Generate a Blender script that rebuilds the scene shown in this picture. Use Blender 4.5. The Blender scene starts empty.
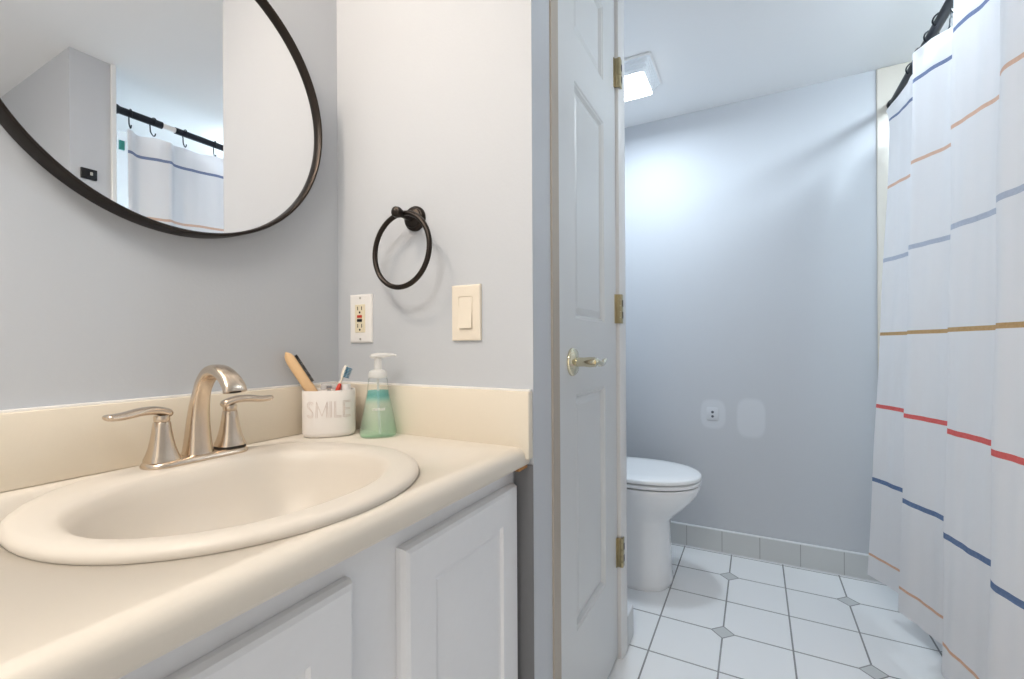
import bpy, bmesh, math, random
from mathutils import Vector, Matrix
random.seed(7)
scene = bpy.context.scene
COL = scene.collection
PI = math.pi

# ------------------------------------------------------------------ camera
EYE = 0.968
cam_data = bpy.data.cameras.new('camera')
cam = bpy.data.objects.new('camera', cam_data)
COL.objects.link(cam)
yaw = math.radians(28.16)           # the view turns this far left of the +x axis
roll = math.radians(0.32)
fwd = Vector((math.cos(yaw), math.sin(yaw), 0))
rgt = Vector((math.sin(yaw), -math.cos(yaw), 0))
up = Vector((0, 0, 1))
r2 = rgt * math.cos(roll) - up * math.sin(roll)
u2 = up * math.cos(roll) + rgt * math.sin(roll)
m = Matrix((r2, u2, -fwd)).transposed().to_4x4()
m.translation = Vector((0, 0, EYE))
cam.matrix_world = m
cam_data.sensor_width = 36.0
cam_data.lens = 455.0 / 1024.0 * 36.0
cam_data.shift_y = 6.5 / 1024.0
cam_data.clip_start = 0.02
scene.camera = cam

# ------------------------------------------------------------------ world, exposure
scene.view_settings.view_transform = 'Standard'
scene.view_settings.look = 'None'
scene.view_settings.exposure = 0.55
scene.view_settings.gamma = 1.0
scene.view_settings.use_curve_mapping = False
world = bpy.data.worlds.new('world')
scene.world = world
world.use_nodes = True
bg = world.node_tree.nodes['Background']
bg.inputs['Color'].default_value = (1.0, 0.92, 0.82, 1)
bg.inputs['Strength'].default_value = 0.9
BATH_LAMP = 4.8
TUB_FILL = 27.0
HALL_FILL = 5.6
VANITY_LAMP = 42.0

# ------------------------------------------------------------------ materials
def srgb(r, g, b):
    def f(c):
        c /= 255.0
        return c / 12.92 if c <= 0.04045 else ((c + 0.055) / 1.055) ** 2.4
    return (f(r), f(g), f(b), 1.0)

def mat(name, col, rough=0.5, metal=0.0, spec=0.5, bump=0.0, bscale=60.0, coat=0.0, var=0.0, trans=0.0, ior=1.45, alpha=1.0, sheen=0.0):
    M = bpy.data.materials.new(name)
    M.use_nodes = True
    nt = M.node_tree
    p = nt.nodes['Principled BSDF']
    p.inputs['Base Color'].default_value = col
    p.inputs['Roughness'].default_value = rough
    p.inputs['Metallic'].default_value = metal
    p.inputs['Specular IOR Level'].default_value = spec
    p.inputs['Coat Weight'].default_value = coat
    p.inputs['Coat Roughness'].default_value = 0.08
    p.inputs['Transmission Weight'].default_value = trans
    p.inputs['IOR'].default_value = ior
    p.inputs['Alpha'].default_value = alpha
    p.inputs['Sheen Weight'].default_value = sheen
    tc = nt.nodes.new('ShaderNodeTexCoord')
    if bump or var:
        n = nt.nodes.new('ShaderNodeTexNoise')
        n.inputs['Scale'].default_value = bscale
        n.inputs['Detail'].default_value = 4
        nt.links.new(tc.outputs['Object'], n.inputs['Vector'])
        if bump:
            b = nt.nodes.new('ShaderNodeBump')
            b.inputs['Strength'].default_value = bump
            b.inputs['Distance'].default_value = 0.002
            nt.links.new(n.outputs['Fac'], b.inputs['Height'])
            nt.links.new(b.outputs['Normal'], p.inputs['Normal'])
        if var:
            mx = nt.nodes.new('ShaderNodeMix')
            mx.data_type = 'RGBA'
            mx.inputs['A'].default_value = [c * (1 - var) for c in col[:3]] + [1]
            mx.inputs['B'].default_value = [min(1, c * (1 + var)) for c in col[:3]] + [1]
            nt.links.new(n.outputs['Fac'], mx.inputs['Factor'])
            nt.links.new(mx.outputs['Result'], p.inputs['Base Color'])
    return M

def emit_mat(name, col, strength):
    M = bpy.data.materials.new(name)
    M.use_nodes = True
    p = M.node_tree.nodes['Principled BSDF']
    p.inputs['Base Color'].default_value = (0.9, 0.9, 0.9, 1)
    p.inputs['Emission Color'].default_value = col
    p.inputs['Emission Strength'].default_value = strength
    return M

WALL = mat('wall_paint', srgb(196, 200, 206), 0.55, bump=0.12, bscale=180, spec=0.35)
CEIL = mat('ceiling_paint', srgb(240, 241, 242), 0.8, bump=0.1, bscale=150, spec=0.2)
TRIMW = mat('trim_paint', srgb(222, 222, 222), 0.35, bump=0.03, bscale=40)
DOORW = mat('door_paint', srgb(214, 216, 217), 0.35, bump=0.05, bscale=90)
JAMB = mat('beige_casing_paint', srgb(176, 166, 154), 0.5, var=0.06, bscale=20)  # darker and more beige than the hinge-side casing
CABW = mat('cabinet_paint', srgb(234, 235, 238), 0.4, bump=0.08, bscale=70, var=0.015)
LAMIN = mat('almond_laminate', srgb(221, 213, 201), 0.32, var=0.012, bscale=300)
LAMINB = mat('almond_laminate_splash', srgb(230, 220, 203), 0.35, var=0.012, bscale=300)
PORC = mat('bisque_porcelain', srgb(217, 209, 198), 0.36, spec=0.35)
TOILW = mat('white_china', srgb(236, 238, 241), 0.1, coat=0.6)
SEATW = mat('white_seat_plastic', srgb(240, 242, 244), 0.2)
NICK = mat('brushed_nickel', srgb(214, 198, 180), 0.27, metal=1.0, bump=0.03, bscale=300)
BRONZE = mat('oil_rubbed_bronze', srgb(50, 44, 40), 0.35, metal=0.75, bump=0.06, bscale=120)
BLACKM = mat('black_metal', srgb(34, 38, 46), 0.42, metal=0.3)
BRASS = mat('antique_brass', srgb(176, 164, 132), 0.34, metal=1.0, var=0.15, bscale=80)
CHROME = mat('polished_brass_chrome', srgb(222, 214, 188), 0.12, metal=1.0)
MIRR = mat('mirror_silver', (0.93, 0.935, 0.94, 1), 0.0, metal=1.0)
DARK = mat('dark_gap', srgb(38, 34, 30), 0.8)
OAKRAW = mat('raw_particle_board', srgb(176, 128, 78), 0.8, var=0.2, bscale=200)
PLATEW = mat('white_plate_plastic', srgb(238, 236, 234), 0.3)
IVORY = mat('ivory_plate_plastic', srgb(232, 222, 206), 0.35)
GFCI = mat('ivory_receptacle', srgb(232, 222, 196), 0.35)
REDP = mat('red_button', srgb(200, 62, 44), 0.4)
BLKP = mat('black_plastic', srgb(22, 24, 28), 0.35)
SCREW = mat('screw_metal', srgb(190, 186, 180), 0.35, metal=0.8)
CUPW = mat('white_ceramic', srgb(238, 233, 229), 0.3, coat=0.2)
INK = mat('rose_grey_ink', srgb(206, 186, 176), 0.5)
WOOD = mat('beech_wood', srgb(236, 198, 152), 0.5, var=0.06, bscale=25)
TBW = mat('toothbrush_white', srgb(240, 234, 222), 0.3)
TBR = mat('toothbrush_red', srgb(222, 74, 56), 0.35)
TBB = mat('toothbrush_blue', srgb(60, 130, 164), 0.6)
CLEARP = mat('clear_plastic', srgb(240, 240, 242), 0.08, trans=0.55, ior=1.2)
STEEL = mat('steel', srgb(190, 190, 192), 0.25, metal=1.0)
PUMPW = mat('frosted_white_pump', srgb(242, 242, 240), 0.3, alpha=0.6)
TILEW = mat('white_tub_tile', srgb(232, 234, 234), 0.15, coat=0.3)
TUBW = mat('white_tub_acrylic', srgb(238, 240, 242), 0.12, coat=0.3)
TEAL = mat('teal_label', srgb(70, 160, 150), 0.6)
GROUTD = mat('pale_grey_caulk', srgb(212, 214, 216), 0.5)  # pale grey caulk colour, unused

def math_node(nt, op, a, b=None, c=None):
    n = nt.nodes.new('ShaderNodeMath')
    n.operation = op
    for i, v in enumerate((a, b, c)):
        if v is None:
            continue
        if isinstance(v, (int, float)):
            n.inputs[i].default_value = v
        else:
            nt.links.new(v, n.inputs[i])
    return n.outputs[0]

def thin_glass(name, tint, gloss=0.12):
    M = bpy.data.materials.new(name)
    M.use_nodes = True
    nt = M.node_tree
    nt.nodes.clear()
    out = nt.nodes.new('ShaderNodeOutputMaterial')
    tr = nt.nodes.new('ShaderNodeBsdfTransparent')
    tr.inputs['Color'].default_value = tint
    lw0 = nt.nodes.new('ShaderNodeLayerWeight')
    lw0.inputs['Blend'].default_value = 0.5
    tm = nt.nodes.new('ShaderNodeMix'); tm.data_type = 'RGBA'      # a wall seen edge-on is a thicker piece of plastic
    tm.inputs['A'].default_value = tint
    tm.inputs['B'].default_value = (0.50, 0.60, 0.54, 1)
    nt.links.new(math_node(nt, 'POWER', lw0.outputs['Facing'], 4.0), tm.inputs['Factor'])
    nt.links.new(tm.outputs['Result'], tr.inputs['Color'])
    gl = nt.nodes.new('ShaderNodeBsdfGlossy')
    gl.inputs['Roughness'].default_value = 0.06
    lw = nt.nodes.new('ShaderNodeLayerWeight')
    lw.inputs['Blend'].default_value = 0.5
    fac = math_node(nt, 'MULTIPLY_ADD', math_node(nt, 'POWER', lw.outputs['Facing'], 4.0), 0.35, 0.04)
    mx = nt.nodes.new('ShaderNodeMixShader')
    nt.links.new(fac, mx.inputs['Fac'])
    nt.links.new(tr.outputs['BSDF'], mx.inputs[1])
    nt.links.new(gl.outputs['BSDF'], mx.inputs[2])
    nt.links.new(mx.outputs['Shader'], out.inputs['Surface'])
    return M

BOTTLE = thin_glass('clear_bottle_plastic', (0.985, 0.995, 0.99, 1))

def liquid_mat():
    M = bpy.data.materials.new('green_soap')
    M.use_nodes = True
    nt = M.node_tree
    nt.nodes.clear()
    out = nt.nodes.new('ShaderNodeOutputMaterial')
    tc = nt.nodes.new('ShaderNodeTexCoord')
    sp = nt.nodes.new('ShaderNodeSeparateXYZ')
    nt.links.new(tc.outputs['Object'], sp.inputs[0])
    ramp = nt.nodes.new('ShaderNodeValToRGB')
    mr = nt.nodes.new('ShaderNodeMapRange')
    mr.inputs['From Min'].default_value = 0.0
    mr.inputs['From Max'].default_value = 0.10
    nt.links.new(sp.outputs['Z'], mr.inputs['Value'])
    nt.links.new(mr.outputs['Result'], ramp.inputs['Fac'])
    e = ramp.color_ramp.elements
    e[0].position = 0.0
    e[0].color = (0.80, 0.97, 0.86, 1)
    e[1].position = 0.70
    e[1].color = (0.92, 0.99, 0.95, 1)
    for pos, c in ((0.78, (0.74, 0.94, 0.92, 1)), (0.88, (0.40, 0.78, 0.80, 1)), (1.0, (0.55, 0.84, 0.86, 1))):
        a = e.new(pos)
        a.color = c
    tr = nt.nodes.new('ShaderNodeBsdfTransparent')
    nt.links.new(ramp.outputs['Color'], tr.inputs['Color'])
    df = nt.nodes.new('ShaderNodeBsdfPrincipled')
    df.inputs['Roughness'].default_value = 0.2
    nt.links.new(ramp.outputs['Color'], df.inputs['Base Color'])
    mx = nt.nodes.new('ShaderNodeMixShader')
    mx.inputs['Fac'].default_value = 0.16
    nt.links.new(tr.outputs['BSDF'], mx.inputs[1])
    nt.links.new(df.outputs['BSDF'], mx.inputs[2])
    nt.links.new(mx.outputs['Shader'], out.inputs['Surface'])
    return M
SOAP = liquid_mat()

def cloth_mat(name, col, fuzz=0.0):
    M = bpy.data.materials.new(name)
    M.use_nodes = True
    nt = M.node_tree
    p = nt.nodes['Principled BSDF']
    p.inputs['Base Color'].default_value = col
    p.inputs['Roughness'].default_value = 0.9
    p.inputs['Specular IOR Level'].default_value = 0.1
    tl = nt.nodes.new('ShaderNodeBsdfTranslucent')
    tl.inputs['Color'].default_value = col
    mx = nt.nodes.new('ShaderNodeMixShader')
    mx.inputs['Fac'].default_value = 0.42
    out = nt.nodes['Material Output']
    nt.links.new(p.outputs['BSDF'], mx.inputs[1])
    nt.links.new(tl.outputs['BSDF'], mx.inputs[2])
    nt.links.new(mx.outputs['Shader'], out.inputs['Surface'])
    tc = nt.nodes.new('ShaderNodeTexCoord')
    n = nt.nodes.new('ShaderNodeTexNoise')
    n.inputs['Scale'].default_value = 350
    mp = nt.nodes.new('ShaderNodeMapping')
    mp.inputs['Scale'].default_value = (1, 1, 3)
    nt.links.new(tc.outputs['Object'], mp.inputs['Vector'])
    nt.links.new(mp.outputs['Vector'], n.inputs['Vector'])
    b = nt.nodes.new('ShaderNodeBump')
    if fuzz:                                  # uneven tufts: yarn colour varies along the band
        n2 = nt.nodes.new('ShaderNodeTexNoise')
        n2.inputs['Scale'].default_value = 160
        n2.inputs['Detail'].default_value = 3
        nt.links.new(tc.outputs['Object'], n2.inputs['Vector'])
        cm = nt.nodes.new('ShaderNodeMix'); cm.data_type = 'RGBA'
        cm.inputs['A'].default_value = [c * (1 - fuzz) for c in col[:3]] + [1]
        cm.inputs['B'].default_value = [min(1, c + fuzz * 0.8 * (1 - c)) for c in col[:3]] + [1]
        nt.links.new(n2.outputs['Fac'], cm.inputs['Factor'])
        nt.links.new(cm.outputs['Result'], p.inputs['Base Color'])
    b.inputs['Strength'].default_value = 0.15
    b.inputs['Distance'].default_value = 0.001
    nt.links.new(n.outputs['Fac'], b.inputs['Height'])
    nt.links.new(b.outputs['Normal'], p.inputs['Normal'])
    return M

def floor_mat():
    """white octagon tiles, grey dots at every other corner, grey grout"""
    M = bpy.data.materials.new('octagon_and_dot_tile')
    M.use_nodes = True
    nt = M.node_tree
    p = nt.nodes['Principled BSDF']
    tc = nt.nodes.new('ShaderNodeTexCoord')
    sp = nt.nodes.new('ShaderNodeSeparateXYZ')
    nt.links.new(tc.outputs['Object'], sp.inputs[0])
    SX, SY = 0.210, 0.2025
    X0, Y0 = 1.684, 0.102
    gx = math_node(nt, 'PINGPONG', math_node(nt, 'SUBTRACT', sp.outputs['X'], X0), SX / 2)
    gy = math_node(nt, 'PINGPONG', math_node(nt, 'SUBTRACT', sp.outputs['Y'], Y0), SY / 2)
    line = math_node(nt, 'MINIMUM', gx, gy)
    dx = math_node(nt, 'PINGPONG', math_node(nt, 'SUBTRACT', sp.outputs['X'], X0), SX)
    dy = math_node(nt, 'PINGPONG', math_node(nt, 'SUBTRACT', sp.outputs['Y'], Y0), SY)
    l1 = math_node(nt, 'ADD', dx, dy)
    indot = math_node(nt, 'LESS_THAN', l1, 0.0330)
    inring = math_node(nt, 'LESS_THAN', l1, 0.0385)
    ongrid = math_node(nt, 'LESS_THAN', line, 0.0026)
    grout = math_node(nt, 'MAXIMUM', ongrid, inring)
    grout = math_node(nt, 'MULTIPLY', grout, math_node(nt, 'SUBTRACT', 1.0, indot))
    n = nt.nodes.new('ShaderNodeTexNoise')
    n.inputs['Scale'].default_value = 3.5
    nt.links.new(tc.outputs['Object'], n.inputs['Vector'])
    gcol = nt.nodes.new('ShaderNodeMix'); gcol.data_type = 'RGBA'
    gcol.inputs['A'].default_value = srgb(108, 110, 114)
    gcol.inputs['B'].default_value = srgb(176, 176, 176)
    nt.links.new(n.outputs['Fac'], gcol.inputs['Factor'])
    a = nt.nodes.new('ShaderNodeMix'); a.data_type = 'RGBA'
    a.inputs['A'].default_value = srgb(243, 245, 247)
    a.inputs['B'].default_value = srgb(204, 207, 208)
    nt.links.new(indot, a.inputs['Factor'])
    c = nt.nodes.new('ShaderNodeMix'); c.data_type = 'RGBA'
    nt.links.new(a.outputs['Result'], c.inputs['A'])
    nt.links.new(gcol.outputs['Result'], c.inputs['B'])
    nt.links.new(grout, c.inputs['Factor'])
    nt.links.new(c.outputs['Result'], p.inputs['Base Color'])
    rg = math_node(nt, 'MULTIPLY_ADD', grout, 0.5, 0.28)
    nt.links.new(rg, p.inputs['Roughness'])
    b = nt.nodes.new('ShaderNodeBump')
    b.inputs['Strength'].default_value = 0.5
    b.inputs['Distance'].default_value = 0.002
    nt.links.new(math_node(nt, 'SUBTRACT', 1.0, grout), b.inputs['Height'])
    nt.links.new(b.outputs['Normal'], p.inputs['Normal'])
    return M

def base_tile_mat(axis, off, step=0.1545):
    M = bpy.data.materials.new('base_tile')
    M.use_nodes = True
    nt = M.node_tree
    p = nt.nodes['Principled BSDF']
    tc = nt.nodes.new('ShaderNodeTexCoord')
    sp = nt.nodes.new('ShaderNodeSeparateXYZ')
    nt.links.new(tc.outputs['Object'], sp.inputs[0])
    g = math_node(nt, 'PINGPONG', math_node(nt, 'SUBTRACT', sp.outputs[axis], off), step / 2)
    ln = math_node(nt, 'LESS_THAN', g, 0.0016)
    lo = math_node(nt, 'LESS_THAN', sp.outputs['Z'], 0.006)
    hi = math_node(nt, 'GREATER_THAN', sp.outputs['Z'], 0.1015)
    c = nt.nodes.new('ShaderNodeMix'); c.data_type = 'RGBA'
    c.inputs['A'].default_value = srgb(200, 203, 204)
    c.inputs['B'].default_value = srgb(158, 160, 162)
    nt.links.new(ln, c.inputs['Factor'])
    d = nt.nodes.new('ShaderNodeMix'); d.data_type = 'RGBA'
    d.inputs['B'].default_value = srgb(230, 233, 236)
    nt.links.new(c.outputs['Result'], d.inputs['A'])
    nt.links.new(math_node(nt, 'MAXIMUM', lo, hi), d.inputs['Factor'])
    nt.links.new(d.outputs['Result'], p.inputs['Base Color'])
    p.inputs['Roughness'].default_value = 0.3
    return M

# ------------------------------------------------------------------ mesh helpers
def woff(o):
    v = Vector((0, 0, 0))
    while o:
        v += o.location
        o = o.parent
    return v

def obj(name, bm, material, parent=None, base=None, smooth=True, angle=38):
    """world-space bmesh -> ONE mesh object; verts made local to the parent (or base)"""
    off = woff(parent) if parent else Vector(base or (0, 0, 0))
    bmesh.ops.remove_doubles(bm, verts=bm.verts, dist=1e-6)
    bmesh.ops.recalc_face_normals(bm, faces=bm.faces)
    bmesh.ops.translate(bm, verts=bm.verts, vec=-off)
    me = bpy.data.meshes.new(name)
    if smooth:
        ca = math.radians(angle)
        for f in bm.faces:
            f.smooth = True
        for e in bm.edges:
            if len(e.link_faces) == 2 and e.calc_face_angle(0) > ca:
                e.smooth = False
    bm.to_mesh(me)
    bm.free()
    for mm in (material if isinstance(material, (list, tuple)) else [material]):
        me.materials.append(mm)
    o = bpy.data.objects.new(name, me)
    COL.objects.link(o)
    if parent:
        o.parent = parent
    else:
        o.location = off
    return o

def thing(name, label, cat, loc=(0, 0, 0), group=None, kind=None):
    o = bpy.data.objects.new(name, None)
    o.empty_display_size = 0.05
    COL.objects.link(o)
    o.location = loc
    tag(o, label, cat, group, kind)
    return o

def tag(o, label=None, cat=None, group=None, kind=None):
    if label: o['label'] = label
    if cat: o['category'] = cat
    if group: o['group'] = group
    if kind: o['kind'] = kind
    return o

def add_box(bm, lo, hi, bev=0.0, seg=2, rot=None, piv=None, mi=0):
    r = bmesh.ops.create_cube(bm, size=1.0)
    vs = r['verts']
    c = [(a + b) / 2 for a, b in zip(lo, hi)]
    s = [abs(b - a) for a, b in zip(lo, hi)]
    bmesh.ops.scale(bm, vec=s, verts=vs)
    bmesh.ops.translate(bm, vec=c, verts=vs)
    if bev > 0:
        es = list({e for v in vs for e in v.link_edges})
        rr = bmesh.ops.bevel(bm, geom=es, offset=bev, segments=seg, affect='EDGES', profile=0.5, clamp_overlap=True)
        vs = list({v for f in rr['faces'] for v in f.verts} | {v for v in vs if v.is_valid})
    if rot is not None:
        bmesh.ops.rotate(bm, verts=vs, cent=piv or c, matrix=rot)
    if mi:
        for v in vs:
            for f in v.link_faces:
                f.material_index = mi
    return vs

def box(lo, hi, bev=0.0, seg=2, rot=None, piv=None):
    bm = bmesh.new()
    add_box(bm, lo, hi, bev, seg, rot, piv)
    return bm

def ring_skin(bm, rings, closed=True, cap0=True, cap1=True):
    vr = [[bm.verts.new(p) for p in r] for r in rings]
    n = len(vr[0])
    for a, b in zip(vr[:-1], vr[1:]):
        for i in range(n if closed else n - 1):
            j = (i + 1) % n
            try:
                bm.faces.new((a[i], a[j], b[j], b[i]))
            except ValueError:
                pass
    if cap0: bm.faces.new(list(reversed(vr[0])))
    if cap1: bm.faces.new(vr[-1])
    return vr

def sup(cx, cy, z, a, b, n=2.0, seg=64, b2=None, n2=None):
    """superellipse ring; b2 = half length towards +y"""
    out = []
    for k in range(seg):
        t = 2 * PI * k / seg
        c, s = math.cos(t), math.sin(t)
        nn = n2 if (n2 and s > 0) else n
        x = math.copysign(abs(c) ** (2 / nn), c) * a
        bb = (b2 if (b2 and s > 0) else b)
        y = math.copysign(abs(s) ** (2 / nn), s) * bb
        out.append(Vector((cx + x, cy + y, z)))
    return out

def lathe(bm, prof, center=(0, 0, 0), axis='Z', seg=32, cap=True):
    """prof: list of (r, h)"""
    rings = []
    for r, h in prof:
        ring = []
        for k in range(seg):
            t = 2 * PI * k / seg
            a, b = r * math.cos(t), r * math.sin(t)
            p = {'Z': (a, b, h), 'X': (h, a, b), 'Y': (b, h, a)}[axis]
            ring.append(Vector(center) + Vector(p))
        rings.append(ring)
    ring_skin(bm, rings, True, cap, cap)
    return bm

def tube(bm, pts, rad, seg=12, flat=1.0, ref=(0, 0, 1), cap=True, closed=False):
    """sweep a circle (flat = thickness ratio along the normal) along pts; rad number or list"""
    pts = [Vector(p) for p in pts]
    n = len(pts)
    rads = rad if isinstance(rad, (list, tuple)) else [rad] * n
    flats = flat if isinstance(flat, (list, tuple)) else [flat] * n
    rings = []
    for i, p in enumerate(pts):
        if closed:
            t = pts[(i + 1) % n] - pts[i - 1]
        else:
            t = pts[min(i + 1, n - 1)] - pts[max(i - 1, 0)]
        t.normalize()
        side = t.cross(Vector(ref))
        if side.length < 1e-4:
            side = t.cross(Vector((1, 0.01, 0)))
        side.normalize()
        nrm = side.cross(t)
        ring = []
        for k in range(seg):
            a = 2 * PI * k / seg
            ring.append(p + side * math.cos(a) * rads[i] + nrm * math.sin(a) * rads[i] * flats[i])
        rings.append(ring)
    if closed:
        rings.append(rings[0])
        ring_skin(bm, rings, True, False, False)
    else:
        ring_skin(bm, rings, True, cap, cap)
    return bm

def catmull(P, n=8, closed=False):
    P = [Vector(p) for p in P]
    out = []
    N = len(P)
    for i in range(N - 1):
        p0, p1, p2, p3 = P[max(i - 1, 0)], P[i], P[i + 1], P[min(i + 2, N - 1)]
        for k in range(n):
            t = k / n
            out.append(0.5 * ((2 * p1) + (p2 - p0) * t + (2 * p0 - 5 * p1 + 4 * p2 - p3) * t * t + (3 * p1 - p0 - 3 * p2 + p3) * t ** 3))
    out.append(P[-1])
    return out

def prism(bm, poly, axis, a, b):
    """poly: 2-D outline; extruded along axis from a to b"""
    def P(q, h):
        return {'X': (h, q[0], q[1]), 'Y': (q[0], h, q[1]), 'Z': (q[0], q[1], h)}[axis]
    v0 = [bm.verts.new(P(q, a)) for q in poly]
    v1 = [bm.verts.new(P(q, b)) for q in poly]
    n = len(poly)
    for i in range(n):
        bm.faces.new((v0[i], v0[(i + 1) % n], v1[(i + 1) % n], v1[i]))
    bm.faces.new(list(reversed(v0)))
    bm.faces.new(v1)
    return bm

def struct(name, bm, material, parent=None, label=None, cat=None, smooth=False, base=None):
    o = obj(name, bm, material, parent, base=base, smooth=smooth)
    if not parent:
        tag(o, label, cat, kind='structure')
    return o

# ------------------------------------------------------------------ the room
YM = 0.905          # mirror wall
XB = 2.333          # back wall
XT = 0.7856         # towel-ring wall (front of the closet block)
YC = 0.375          # closet side with the door
CZ = 2.083          # ceiling
XL = -1.05
YR = -1.24
T = 0.10
XP0, XP1, YP = 0.712, 0.845, -0.468     # tub end wall
bm = box((XL - T, YR - T, -0.08), (XB + T, YM + T, 0.0))
struct('floor', bm, floor_mat(), label='white octagon floor tiles with small grey dot tiles and grey grout', cat='floor')
struct('ceiling', box((XL - T, YR - T, CZ), (XB + T, YM + T, CZ + 0.08)), CEIL, label='flat white painted ceiling over the whole bathroom', cat='ceiling')
struct('wall_left', box((XL - T, YM, 0), (XB + T, YM + T, CZ)), WALL, label='pale grey wall behind the vanity that the round mirror hangs on', cat='wall')

def back_wall_mat():
    M = WALL.copy()
    M.name = 'wall_paint_with_touch_ups'
    nt = M.node_tree
    p = nt.nodes['Principled BSDF']
    tc = nt.nodes.new('ShaderNodeTexCoord')
    sp = nt.nodes.new('ShaderNodeSeparateXYZ')
    nt.links.new(tc.outputs['Object'], sp.inputs[0])
    def patch(y, z, a, b):
        u = math_node(nt, 'POWER', math_node(nt, 'ABSOLUTE', math_node(nt, 'DIVIDE', math_node(nt, 'SUBTRACT', sp.outputs['Y'], y), a)), 3.2)
        v = math_node(nt, 'POWER', math_node(nt, 'ABSOLUTE', math_node(nt, 'DIVIDE', math_node(nt, 'SUBTRACT', sp.outputs['Z'], z), b)), 3.2)
        mr = nt.nodes.new('ShaderNodeMapRange')
        mr.inputs['From Min'].default_value = 1.35
        mr.inputs['From Max'].default_value = 0.75
        nt.links.new(math_node(nt, 'ADD', u, v), mr.inputs['Value'])
        return mr.outputs['Result']
    k = math_node(nt, 'MAXIMUM', patch(0.178, 0.643, 0.052, 0.066), patch(0.02, 0.634, 0.056, 0.086))
    c = nt.nodes.new('ShaderNodeMix'); c.data_type = 'RGBA'
    c.inputs['A'].default_value = srgb(196, 200, 206)
    c.inputs['B'].default_value = srgb(207, 211, 217)
    nt.links.new(k, c.inputs['Factor'])
    nt.links.new(c.outputs['Result'], p.inputs['Base Color'])
    return M
struct('wall_back', box((XB, YR - T, 0), (XB + T, YM, CZ)), back_wall_mat(), label='blue-grey back wall behind the toilet with two paler paint patches', cat='wall')
struct('wall_right', box((XL - T, YR - T, 0), (XB, YR, CZ)), WALL, label='long wall on the right, behind the bathtub', cat='wall')
# wall behind the photographer with the open entrance
bm = bmesh.new()
add_box(bm, (XL - T, YR, 0), (XL, -0.95, CZ))
add_box(bm, (XL - T, 0.25, 0), (XL, YM, CZ))
add_box(bm, (XL - T, -0.95, 2.03), (XL, 0.25, CZ))
struct('wall_front', bm, WALL, label='wall behind the camera around the open entrance', cat='wall')
# closet block: front face is the towel ring wall; the side holds the closet door
DX0, DX1, DZ = 0.916, 1.388, 2.035
YD = 0.379
bm = bmesh.new()
add_box(bm, (XT, YC, 0), (DX0 - 0.043, YM, CZ))                 # towel wall
add_box(bm, (DX1 + 0.012, YC + 0.002, 0), (1.452, YM, CZ))       # far return
add_box(bm, (DX0 - 0.043, YC, DZ + 0.012), (DX1 + 0.012, YM, CZ))
add_box(bm, (DX0 - 0.043, 0.80, 0), (DX1 + 0.012, YM, DZ + 0.012))
struct('wall_closet', bm, WALL, label='grey closet wall with the towel ring, outlet and switch on its front', cat='wall')
# tub end wall
struct('wall_tub_end', box((XP0, YR, 0), (XP1, YP, CZ)), WALL, label='narrow wall end beside the tub, seen in the mirror', cat='wall')
bm = box((XP1 - 0.013, YP, 0), (XP1 + 0.004, YP + 0.012, CZ), 0.003)
struct('trim_1', bm, TILEW, label='white corner strip on the narrow tub wall end', cat='trim')

bm = box((XT - 0.003, YC + 0.0005, 0.0), (XT - 0.0002, 0.416, 0.7405), 0.0008)  # thin dark grey strip over the wall below the counter
struct('trim_7', bm, mat('dark_grey_strip', srgb(118, 119, 122), 0.6, var=0.06, bscale=12), label='dark grey strip laid on the wall between the vanity and the closet corner', cat='trim')
# closet door casing
bm = bmesh.new()
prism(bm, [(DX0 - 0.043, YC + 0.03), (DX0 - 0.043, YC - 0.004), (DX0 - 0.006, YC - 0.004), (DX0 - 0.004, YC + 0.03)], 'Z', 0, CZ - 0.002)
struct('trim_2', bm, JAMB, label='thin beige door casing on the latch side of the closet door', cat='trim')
bm = bmesh.new()
prism(bm, [(DX1 + 0.004, YC + 0.03), (DX1 + 0.004, YC - 0.006), (DX1 + 0.012, YC - 0.010), (DX1 + 0.052, YC - 0.013), (DX1 + 0.064, YC - 0.010), (DX1 + 0.066, YC + 0.03)], 'Z', 0, CZ - 0.002)
struct('trim_3', bm, TRIMW, label='white door casing on the hinge side of the closet door', cat='trim', smooth=True)
bm = box((DX0 - 0.043, YC - 0.006, DZ + 0.004), (DX1 + 0.066, YC + 0.03, CZ - 0.002), 0.002)
struct('trim_4', bm, TRIMW, label='white head casing above the closet door', cat='trim')

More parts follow.
